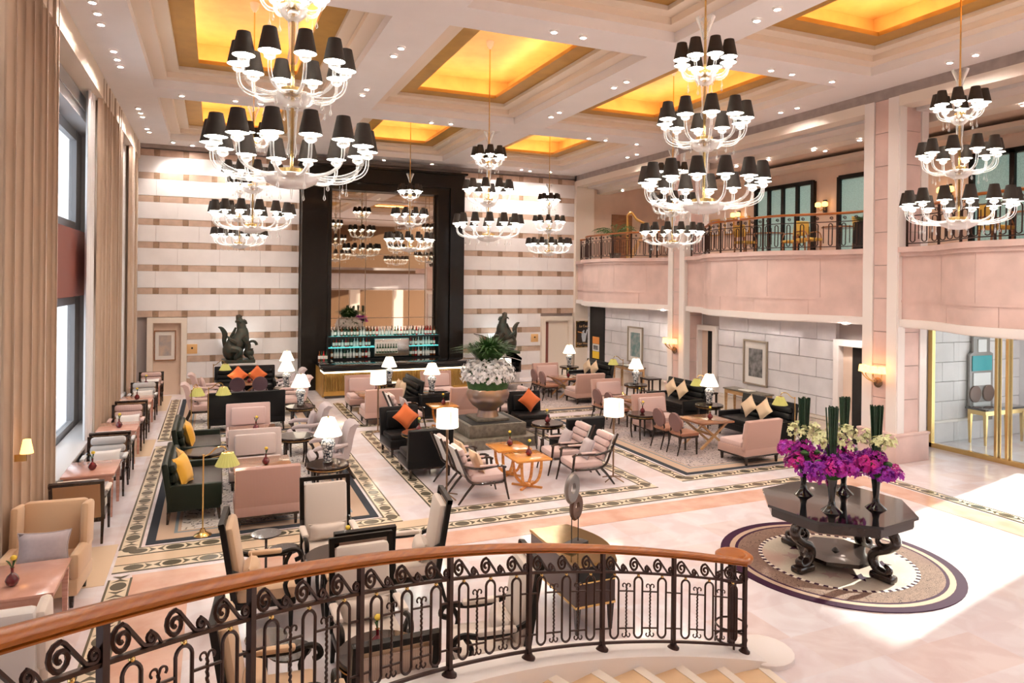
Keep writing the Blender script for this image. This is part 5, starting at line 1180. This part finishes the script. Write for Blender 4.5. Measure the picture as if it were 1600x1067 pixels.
for x, y, z, lb in ((9.3, 13.95, .605, 'wall-side'), (6.72, 13.75, .605, 'dark table between black chairs, wall side'), (3.85, 13.82, .605, 'dark table between black chairs, curtain side'), (1.42, 8.05, .605, 'far railing-side'), (1.28, 5.8, .605, 'near baluster-side')):
    vase(x, y, z, 'bud vase on ' + lb + ' round table')
def mk_ped():
    t = thing('pedestal_stand'); obj('tray', G().lathe([(.17, 0), (.18, .01), (.18, .022)], 20, (0, 0, .52)), 'dark_wood', t); obj('pole', G().lathe([(.016, .02), (.016, .52)], 8), 'dark_wood', t); obj('foot', G().lathe([(.13, 0), (.12, .02), (.03, .035)], 16), 'dark_wood', t); return t
for x, y, lb in ((.62, 9.15, 'taller-looking one by the far high-back chairs'), (.78, 8.55, 'second one by the far high-back chairs'), (.45, 6.5, 'nearer of two behind the balusters'), (.62, 6.2, 'farther of two behind the balusters')): place('ped', mk_ped, (x, y, 0), 0, 'small round pedestal stand, ' + lb, 'table')
cb = thing('cabinet', 'black cube cabinet carrying a lamp behind the plinth', 'cabinet', (5.45, 18.3, 0)); obj('body', G().rbox((0, 0, .33), (.8, .7, .6), .015), 'black_metal', cb); obj('top', G().rbox((0, 0, .65), (.84, .74, .04), .01), 'black_gloss', cb); obj('door', G().box((0, -.355, .33), (.7, .015, .5)), 'leather_black', cb, smooth=False)
# ------------------------------------------------------------------ lamps
def mk_lamp():
    t = thing('porcelain_lamp'); obj('foot', G().lathe([(.085, 0), (.085, .03), (.07, .045)], 16), 'dark_wood', t)
    obj('vase_body', G().lathe([(.06, .045), (.075, .1), (.085, .2), (.115, .3), (.12, .35), (.09, .40), (.05, .42), (.055, .44)], 20), 'china', t); obj('neck', G().lathe([(.02, .44), (.014, .56)], 8), 'brass', t)
    obj('lamp_shade', G().lathe([(.23, .47), (.10, .76)], 20, cap=False), 'lamp_shade', t); obj('light_bulb', BUL, '', t, (0, 0, .55)); obj('finial', G().lathe([(.012, .75), (.015, .78), (.003, .80)], 8), 'brass', t)
    g = G()
    for k in range(8):
        q = 2 * PI * k / 8; g.tube([(.232 * math.cos(q), .232 * math.sin(q), .47), (.102 * math.cos(q), .102 * math.sin(q), .76)], .003, 4)
    obj('shade_ribs', g, 'lamp_shade', t); return t
for (x, y, z, lb) in ((1.78, 12.0, .605, 'nearest, on the round table beside the rose striped chair'), (1.95, 17.6, .605, 'beside the black sofa back on the curtain side'), (1.9, 20.7, .605, 'near the bar corner, between two other lamps'), (2.15, 23.3, .605, 'farthest one beside the bar frame'), (11.6, 14.4, .605, 'on the wall side below the grey framed print'), (11.75, 18.0, .605, 'beside the pier sconce'), (11.9, 22.6, .605, 'below the black poster'), (4.85, 20.75, .605, 'directly before the bar'), (5.45, 18.3, .67, 'on the black cabinet behind the plinth')):
    place('lamp', mk_lamp, (x, y, z), random.uniform(0, 3), 'porcelain table lamp with white shade, ' + lb, 'lamp')
def mk_drum():
    t = thing('drum_floor_lamp'); obj('pole', G().lathe([(.014, .06), (.016, .3), (.022, 1.15), (.014, 1.25)], 8), 'bronze', t)
    for k in range(4):
        q = k * PI / 2 + .4; obj('foot', G().tube([(0, 0, .08), (.12 * math.cos(q), .12 * math.sin(q), .05), (.24 * math.cos(q), .24 * math.sin(q), .012)], .012, 5), 'bronze', t)
    obj('lamp_shade', G().lathe([(.19, 1.2), (.18, 1.5)], 24, cap=False), 'lamp_shade', t); obj('light_bulb', BUL, '', t, (0, 0, 1.3)); obj('shade_seam', G().box((0, -.187, 1.35), (.006, .008, .29)), 'dark_wood', t, smooth=False); return t
for x, y, lb in ((3.66, 11.35, 'beside the open-arm chairs on the curtain side'), (6.87, 11.25, 'beside the open-arm chairs on the wall side'), (3.62, 16.6, 'behind the black chair with the orange pillow, before the bar'), (7.5, 18.1, 'beyond the flower urn near the piano')): place('drum', mk_drum, (x, y, 0), 0, 'drum-shade floor lamp ' + lb, 'lamp')
def pleat(c, r0, r1, z0, z1, n=44):
    v = []
    for r, z in ((r0, z0), (r1, z1)): v += [(c[0] + (r + (.006 if i % 2 else 0)) * math.cos(2 * PI * i / n), c[1] + (r + (.006 if i % 2 else 0)) * math.sin(2 * PI * i / n), z) for i in range(n)]
    return G().add(v, [(i, (i + 1) % n, n + (i + 1) % n, n + i) for i in range(n)])
def mk_pharm():
    t = thing('brass_floor_lamp'); obj('foot', G().lathe([(.13, 0), (.12, .015), (.05, .05), (.03, .1)], 18), 'brass', t); obj('pole', G().lathe([(.011, .08), (.011, 1.14), (.02, 1.16)], 8), 'brass', t)
    obj('arm', G().tube([(0, 0, 1.13), (.08, 0, 1.16), (.17, 0, 1.24), (.26, 0, 1.25), (.31, 0, 1.2)], .010, 6), 'brass', t)
    obj('lamp_shade', pleat((.32, 0), .165, .075, .98, 1.16), 'green_shade', t, smooth=False); obj('shade_cap', G().lathe([(.075, 1.16), (.02, 1.18)], 14, (.32, 0, 0)), 'brass', t); obj('light_bulb', BUL, '', t, (.32, 0, 1.04))
    return t
for x, y, rz, lb in ((-.12, 10.95, 0, 'nearest, beside the green sofa'), (-.1, 17.55, 0, 'behind the second green sofa'), (.0, 22.2, 0, 'farthest by the striped wall near the statue'), (-.45, 17.3, 1.2, 'low behind the pink scroll chair'), (11.95, 11.9, 2.6, 'behind the wall-side sofa nearest the glass doors'), (12.0, 14.9, 2.6, 'behind the wall-side sofa by the pier'), (12.3, 19.6, 2.6, 'beside the black doorway')):
    place('pharm', mk_pharm, (x, y, 0), rz, 'brass reading floor lamp with pleated green shade, ' + lb, 'lamp')
# wall consoles and dark stools along the stone wall
def mk_console():
    t = thing('wall_console'); obj('top', G().rbox((0, 0, .80), (1.5, .42, .035), .01), 'granite', t); obj('apron', G().box((0, 0, .73), (1.42, .36, .1)), 'honey_wood', t, smooth=False)
    legs4(t, 1.36, .3, .7, 'honey_wood', .035, .06); obj('open_book', G().rbox((0, -.03, .83), (.4, .26, .02), .008), 'paper', t); return t
place('console', mk_console, (13.15, 14.75, 0), -PI / 2, 'honey wood console with an open book under the grey framed print', 'table'); place('console', mk_console, (13.15, 20.6, 0), -PI / 2, 'honey wood console with an open book under the teal framed print', 'table')
def mk_stool():
    t = thing('dark_stool_table'); obj('top', G().rbox((0, 0, .6), (.5, .5, .05), .01), 'dark_wood', t); obj('shelf', G().rbox((0, 0, .2), (.44, .44, .03), .01), 'dark_wood', t); legs4(t, .42, .42, .58, 'dark_wood', .04, .045); return t
for x, y, lb in ((12.75, 16.0, 'before the pale doorway'), (12.9, 13.1, 'beyond the near console'), (12.9, 18.9, 'at the foot of the pier, beyond the sconce')): place('stool', mk_stool, (x, y, 0), 0, 'dark square table ' + lb, 'table')

# ------------------------------------------------------------------ plinth, urn and flowers
PX, PY = 5.84, 15.1
pl = thing('stone_plinth', 'two-step grey granite plinth carrying the bronze urn', 'plinth', (PX, PY, 0))
obj('lower_step', G().rbox((0, 0, .11), (1.76, 1.76, .22), .012), 'granite', pl); obj('upper_step', G().rbox((0, 0, .36), (1.36, 1.36, .28), .012), 'granite', pl); obj('gravel_bed', G().box((0, 0, .5), (1.2, 1.2, .02)), 'gravel', pl, smooth=False)
ur = thing('bronze_urn', 'big round bronze urn on the granite plinth', 'urn', (PX, PY, .51))
obj('foot_plate', G().rbox((0, 0, .03), (.78, .78, .06), .015), 'granite', ur)
obj('urn_body', G().lathe([(.26, .06), (.24, .12), (.22, .2), (.24, .24), (.36, .32), (.47, .46), (.5, .58), (.46, .7), (.40, .76), (.43, .8), (.46, .82), (.44, .83), (.38, .78)], 36, cap=False), 'pot_bronze', ur)
def petals(cx, cy, cz, rad, n, size, shape, seed):
    """n five-petalled blossoms spread over an ellipsoid shell"""
    rnd = random.Random(seed); g = G()
    for i in range(n):
        u = rnd.uniform(-.35, 1); q = rnd.uniform(0, 2 * PI); c = math.sqrt(max(0, 1 - u * u)); k = rnd.uniform(.8, 1.05)
        p = Vector((cx + rad[0] * c * math.cos(q) * k, cy + rad[1] * c * math.sin(q) * k, cz + rad[2] * u * k)); nrm = Vector((c * math.cos(q), c * math.sin(q), u + .15)).normalized()
        nrm = (nrm + Vector((rnd.uniform(-.5, .5), rnd.uniform(-.5, .5), rnd.uniform(-.5, .5)))).normalized()
        M = Matrix.Translation(p) @ nrm.to_track_quat('Z', 'Y').to_matrix().to_4x4() @ Matrix.Rotation(rnd.uniform(0, 6), 4, 'Z'); s = size * rnd.uniform(.75, 1.2)
        for j in range(5):
            a = 2 * PI * j / 5; ca, sa = math.cos(a), math.sin(a); w = s * .36
            g.add([M @ Vector(v) for v in ((0, 0, 0), (ca * s * .55 - sa * w, sa * s * .55 + ca * w, s * .14), (ca * s, sa * s, s * .05), (ca * s * .55 + sa * w, sa * s * .55 - ca * w, s * .14))], [(0, 3, 2, 1)])
    return g
def blades(cx, cy, cz, n, L, spread, seed, wd=.03, droop=.3):
    rnd = random.Random(seed); g = G()
    for i in range(n):
        q = rnd.uniform(0, 2 * PI); s = rnd.uniform(.15, 1) * spread; l = L * rnd.uniform(.65, 1.05); d = Vector((math.cos(q), math.sin(q), 0)); sd_ = Vector((-math.sin(q), math.cos(q), 0)) * wd
        b = Vector((cx, cy, cz)) + d * s * .15; pts = [b, b + d * s * .45 * L + Vector((0, 0, l * .6)), b + d * s * L + Vector((0, 0, l * (1 - droop * s)))]
        g.add([pts[0] - sd_ * .4, pts[0] + sd_ * .4, pts[1] - sd_, pts[1] + sd_, pts[2]], [(0, 1, 3, 2), (2, 3, 4)])
    return g
fp = thing('flower_planting', 'mound of white orchids with a tuft of green leaves in the bronze urn', 'flowers', (PX, PY, 1.28))
o = obj('white_blossoms', petals(0, 0, .25, (.62, .62, .42), 1300, .046, 0, 3), 'white_petal', fp, smooth=False); o['kind'] = 'stuff'
o = obj('green_foliage', blades(0, 0, .0, 150, .5, .95, 5, .05, .9), 'leaf', fp, smooth=False); o['kind'] = 'stuff'
o = obj('leaf_tuft', blades(0, 0, .48, 420, .76, 1.05, 6, .026, .5), 'leaf', fp, smooth=False); o['kind'] = 'stuff'
obj('soil_mound', G().sphere((0, 0, .1), (.5, .5, .45), 16, 8), 'leaf', fp)
# ------------------------------------------------------------------ octagonal table with tall vases
ot = thing('octagonal_table', 'dark polished octagonal table on scroll legs, centre of the round rug', 'table', (7.62, 6.86, .0145))
def octg(r, z0, z1): return G().prism([(r * math.cos(R(30 + 45 * i)), r * math.sin(R(30 + 45 * i))) for i in range(8)], z0, z1)
obj('top', octg(.96, .755, .79), 'black_gloss', ot, smooth=False); obj('apron', octg(.91, .65, .755), 'dark_wood', ot, smooth=False); obj('lower_moulding', octg(.90, .63, .65), 'dark_wood', ot, smooth=False)
obj('shelf', octg(.50, .10, .15), 'dark_wood', ot, smooth=False); obj('boss', G().lathe([(.05, .15), (.035, .17), (.01, .19)], 10), 'ring_grey', ot)
for k in range(4):
    q = R(7.5 + 90 * k); c, s = math.cos(q), math.sin(q)
    pf = [(.74, .60), (.80, .52), (.74, .44), (.62, .42), (.58, .48), (.63, .53)]
    body = [(.62, .62), (.78, .60), (.82, .50), (.72, .40), (.56, .32), (.52, .22), (.58, .12), (.70, .09), (.74, .15), (.68, .19)]
    obj('scroll_leg', G().tube([(r * c, r * s, z) for r, z in body], [.055, .06, .06, .06, .065, .065, .06, .055, .04, .025], 10, flat=(1.2, .9)), 'dark_wood', ot, ang=60)
    obj('foot', G().rbox((.66 * c, .66 * s, .045), (.3, .16, .09), .03, rz=q), 'dark_wood', ot); obj('scroll', G().tube([(r * c, r * s, z) for r, z in pf], [.04, .045, .04, .035, .03, .02], 10), 'dark_wood', ot)
def mk_arr(seed):
    t = thing('flower_arrangement')
    obj('vase_body', G().lathe([(.13, 0), (.12, .012), (.05, .07), (.035, .14), (.05, .3), (.068, .42), (.07, .44)], 22), 'black_gloss', t)
    rn = random.Random(seed * 3)
    for k in range(7):
        q = k * 2 * PI / 6 + rn.uniform(-.2, .2); rr = 0 if k == 6 else rn.uniform(.15, .22); zz = .62 if k == 6 else rn.uniform(.36, .62)
        o = obj('orchid_cluster', petals(rr * math.cos(q), rr * math.sin(q), zz, (.14, .14, .13), 80, .036, 0, seed * 10 + k), 'magenta' if (k + seed) % 3 else 'violet', t, smooth=False); o['kind'] = 'stuff'
    obj('orchid_core', G().sphere((0, 0, .48), (.14, .14, .08), 10, 6), 'leaf', t)
    g = G(); rnd = random.Random(seed)
    for i in range(34):
        q = rnd.uniform(0, 6.3); r = .052 * math.sqrt(rnd.random()); g.tube([(r * math.cos(q) * .6, r * math.sin(q) * .6, .45), (r * math.cos(q) * 1.5, r * math.sin(q) * 1.5, 1.32 + rnd.uniform(-.015, .015))], .009, 5)
    o = obj('reed_bundle', g, 'reed', t); o['kind'] = 'stuff'
    for k in range(5):
        q = rnd.uniform(0, 6.3); d = (math.cos(q), math.sin(q)); P = [(0, 0, .6), (.1 * d[0], .1 * d[1], .82), (.2 * d[0], .2 * d[1], .92)]
        s = obj('orchid_stem', G().tube(P, .004, 4), 'leaf', t); oo = obj('white_orchids', petals(.16 * d[0], .16 * d[1], .86, (.08, .08, .12), 16, .04, 0, seed + k), 'lime_petal', s, smooth=False); oo['kind'] = 'stuff'
    for k in range(3):
        q = rnd.uniform(0, 6.3); obj('leaf', G().sphere((.15 * math.cos(q), .15 * math.sin(q), .6), (.06, .06, .035), 8, 5), 'leaf', t)
    return t
for i, (x, y, lb) in enumerate(((7.48, 7.28, 'at the far corner nearest the seating'), (7.26, 6.6, 'at the front nearest the railing'), (8.05, 7.12, 'at the back nearest the pier'), (7.9, 6.48, 'at the front nearest the glass doors'))):
    t = mk_arr(20 + i); t.location = (x, y, .805); tag(t, 'black vase of purple orchids and upright reeds ' + lb, 'flowers', 'vases on the octagonal table')
# ------------------------------------------------------------------ console with ring sculpture by the railing
cs = thing('console_cabinet', 'bow-fronted dark console with gold trim behind the railing', 'cabinet', (3.72, 6.95, 0))
n = 12; plan = [(-.25, -.56), (.22, -.56)] + [(.22 + .16 * math.sin(PI * i / n), -.56 + 1.12 * i / n) for i in range(1, n)] + [(.22, .56), (-.25, .56)]
obj('body', G().prism(plan, .3, .73), 'console_brown', cs, ang=30); obj('top', G().prism([(x * 1.04, y * 1.03) for x, y in plan], .73, .76), 'console_gold', cs, ang=30); obj('gold_trim', G().prism([(x * 1.015, y * 1.012) for x, y in plan], .3, .325), 'brass', cs, ang=30)
obj('drawer', G().box((-.01, -.567, .64), (.42, .015, .13)), 'black_metal', cs, smooth=False); obj('gold_bead', G().box((-.01, -.57, .565), (.44, .02, .015)), 'brass', cs, smooth=False)
for sx in (-1, 1):
    for sy in (-1, 1): obj('leg', G().taper((sx * .2, sy * .5, 0), (.03, .03), (sx * .2, sy * .5, .3), (.06, .06)), 'dark_wood', cs)
rs = thing('ring_sculpture', 'two upright stone rings on thin rods on the dark console', 'sculpture', (3.70, 6.85, .76), R(25))
obj('base', G().rbox((0, 0, .025), (.3, .16, .05), .008), 'black_metal', rs)
def disc_ring(R0, r1, c, m, rzz):
    g = G().lathe([(r1, -.02), (R0 - .02, -.025), (R0, 0), (R0 - .02, .025), (r1, .02), (r1, -.02)], 28, cap=False).xf(Matrix.Translation(c) @ Matrix.Rotation(rzz, 4, 'Z') @ Matrix.Rotation(PI / 2, 4, 'X') @ Matrix.Scale(1.0, 4)); return obj('stone_ring', g, m, rs)
obj('rod', G().tube([(-.06, 0, .05), (-.06, 0, .5)], .006, 6), 'black_metal', rs); obj('rod', G().tube([(.06, 0, .05), (.06, 0, .32)], .006, 6), 'black_metal', rs)
disc_ring(.17, .06, (-.06, 0, .66), 'ring_grey', R(12)); disc_ring(.15, .055, (.06, .03, .42), 'ring_brown', R(12))
# ------------------------------------------------------------------ grand piano
gp = thing('grand_piano', 'black grand piano with its lid raised beside the right statue', 'piano', (8.9, 22.4, .0145), R(180))
pc = [(-.75, -.75), (.75, -.75), (.75, .1), (.6, .6), (.25, .95), (-.2, 1.05), (-.6, .9), (-.75, .6)]
obj('case', G().prism(pc, .62, .96), 'black_gloss', gp, ang=30)
obj('lid', G().prism(pc, 0, .025, Matrix.Translation((-.75, 0, .97)) @ Matrix.Rotation(R(-33), 4, 'Y') @ Matrix.Translation((.75, 0, 0))), 'black_gloss', gp, ang=30)
obj('lid_prop', G().tube([(.5, .3, .96), (.42, .3, 1.7)], .012, 5), 'black_gloss', gp); obj('keyboard', G().box((0, -.83, .72), (1.3, .18, .06)), 'porcelain', gp, smooth=False); obj('key_bed', G().rbox((0, -.83, .66), (1.5, .24, .08), .02), 'black_gloss', gp)
for x, y in ((-.6, -.6), (.6, -.6), (0, .75)): obj('leg', G().taper((x, y, 0), (.08, .08), (x, y, .62), (.14, .14)), 'black_gloss', gp)
# ------------------------------------------------------------------ balcony furnishings
def mk_bchair():
    t = thing('balcony_chair'); obj('seat', G().rbox((0, 0, .45), (.48, .48, .08), .03), 'yellow_chair', t); obj('backrest', G().rbox((0, .22, .78), (.44, .05, .36), .02, rx=R(-8)), 'yellow_chair', t)
    for s in (-1, 1):
        obj('leg', G().taper((s * .2, -.2, 0), (.03, .03), (s * .2, -.2, .42), (.04, .04)), 'brown_wood', t); obj('leg', G().taper((s * .2, .24, 0), (.03, .03), (s * .2, .2, .6), (.04, .04)), 'brown_wood', t); obj('arm', G().tube([(s * .24, .2, .66), (s * .25, -.1, .65), (s * .24, -.2, .44)], .018, 6), 'brown_wood', t)
    return t
ZG = 4.43
for x, y, rz, lb in ((14.3, 16.2, PI / 2, 'at the table nearest the pier with the sconce'), (15.1, 15.15, PI, 'second from the far pier in the middle bay'), (14.7, 14.2, 0, 'with its back to the near end in the middle bay'), (14.9, 12.6, .4, 'beside the plant stand in the middle bay'), (14.7, 9.3, 0, 'first above the glass doors'), (15.3, 7.9, 1.2, 'second above the glass doors'), (15.2, 19.8, 2, 'near the harp')): place('bch', mk_bchair, (x, y, ZG), rz, 'mustard upholstered balcony chair ' + lb, 'chair')
def mk_btable():
    t = thing('balcony_table'); obj('top', G().lathe([(.42, 0), (.43, .02), (.42, .04)], 24, (0, 0, .7)), 'brown_wood', t); obj('column', G().lathe([(.05, .04), (.04, .3), (.05, .7)], 10), 'dark_wood', t); obj('foot', G().lathe([(.26, 0), (.24, .03), (.05, .06)], 18), 'dark_wood', t); return t
for x, y, lb in ((15.0, 16.0, 'nearest the sconce pier'), (14.8, 13.3, 'in the middle of the bay'), (14.9, 8.7, 'above the glass doors'), (14.4, 21.2, 'beside the palm')): place('btb', mk_btable, (x, y, ZG), 0, 'round brown balcony table ' + lb, 'table')
ps = thing('plant_stand', 'dark square stand with a low green plant on the balcony', 'plant', (14.2, 12.0, ZG)); obj('stand', G().taper((0, 0, 0), (.4, .4), (0, 0, .75), (.34, .34)), 'dark_void', ps, smooth=False); o = obj('low_foliage', blades(0, 0, .72, 60, .25, 1.0, 9, .04, .5), 'leaf', ps, smooth=False); o['kind'] = 'stuff'
pa = thing('potted_palm', 'green potted palm on the balcony near the corner', 'plant', (14.0, 22.95, ZG)); obj('pot', G().lathe([(.16, 0), (.22, .3), (.24, .34)], 16), 'granite', pa); obj('trunk', G().tube([(0, 0, .3), (.02, 0, 1.0)], .04, 6), 'brown_wood', pa)
rnd = random.Random(4)
for k in range(16):
    q = k * 2.4; L = rnd.uniform(.8, 1.15); d = Vector((math.cos(q), math.sin(q), 0)); up = rnd.uniform(.45, .95); pts = [Vector((0, 0, .95)) + d * L * s * .7 + Vector((0, 0, up * L * (s * 1.5 - s * s * 1.0))) for s in [i / 7 for i in range(8)]]
    g = G().tube(pts, .008, 4)
    for i in range(1, 8):
        side = Vector((-d.y, d.x, 0))
        for s in (-1, 1):
            b = pts[i]; tip = b + side * s * .24 + d * .14 - Vector((0, 0, .1)); w = d * .022; g.add([b - w, b + w, tip], [(0, 1, 2)])
    obj('frond', g, 'palm_leaf', pa, smooth=False)
hp = thing('harp', 'golden concert harp standing on the far balcony', 'harp', (14.6, 22.4, ZG), R(-33))
obj('pillar', G().tube([(-.35, 0, .1), (-.35, 0, 1.75)], .04, 8), 'harp_gold', hp); obj('neck', G().tube([(-.35, 0, 1.75), (-.2, 0, 1.86), (-.02, 0, 1.62), (.2, 0, 1.5), (.4, 0, 1.42)], .045, 8), 'harp_gold', hp); obj('soundboard', G().taper((-.25, 0, .12), (.2, .3), (.42, 0, 1.42), (.1, .12)), 'honey_wood', hp); obj('foot', G().rbox((-.25, 0, .07), (.5, .36, .14), .03), 'harp_gold', hp)
for i in range(12): obj('string', G().tube([(-.3 + i * .055, 0, 1.72 - i * .022), (-.22 + i * .05, 0, .3 + i * .09)], .003, 3), 'brass', hp, smooth=False)
for y, lb in ((20.4, 'nearest the harp'), (19.6, 'second from the harp'), (21.2, 'behind the harp')): pic('framed_picture', 'small gilt framed picture on the balcony wall ' + lb, (17.28, y, 5.75), .5, .62, 'x', 'print_warm', 'harp_gold', .06, .05)
bd = thing('door_7'); bd['kind'] = 'structure'; bd['label'] = 'brown door on the end wall of the balcony'; obj('door_leaf', G().rbox((15.2, 24.42, 5.4), (.95, .06, 2.0), .01), 'brown_wood', bd)
wlp = thing('wall_lamp', 'small glowing wall lamp behind the near curtain', 'lamp', (-2.0, 9.75, 1.62)); obj('lamp_shade', G().lathe([(.07, 0), (.04, .16)], 12, cap=False), 'sconce_shade', wlp); obj('bracket', G().box((-.06, 0, -.05), (.12, .03, .08)), 'brass', wlp, smooth=False)
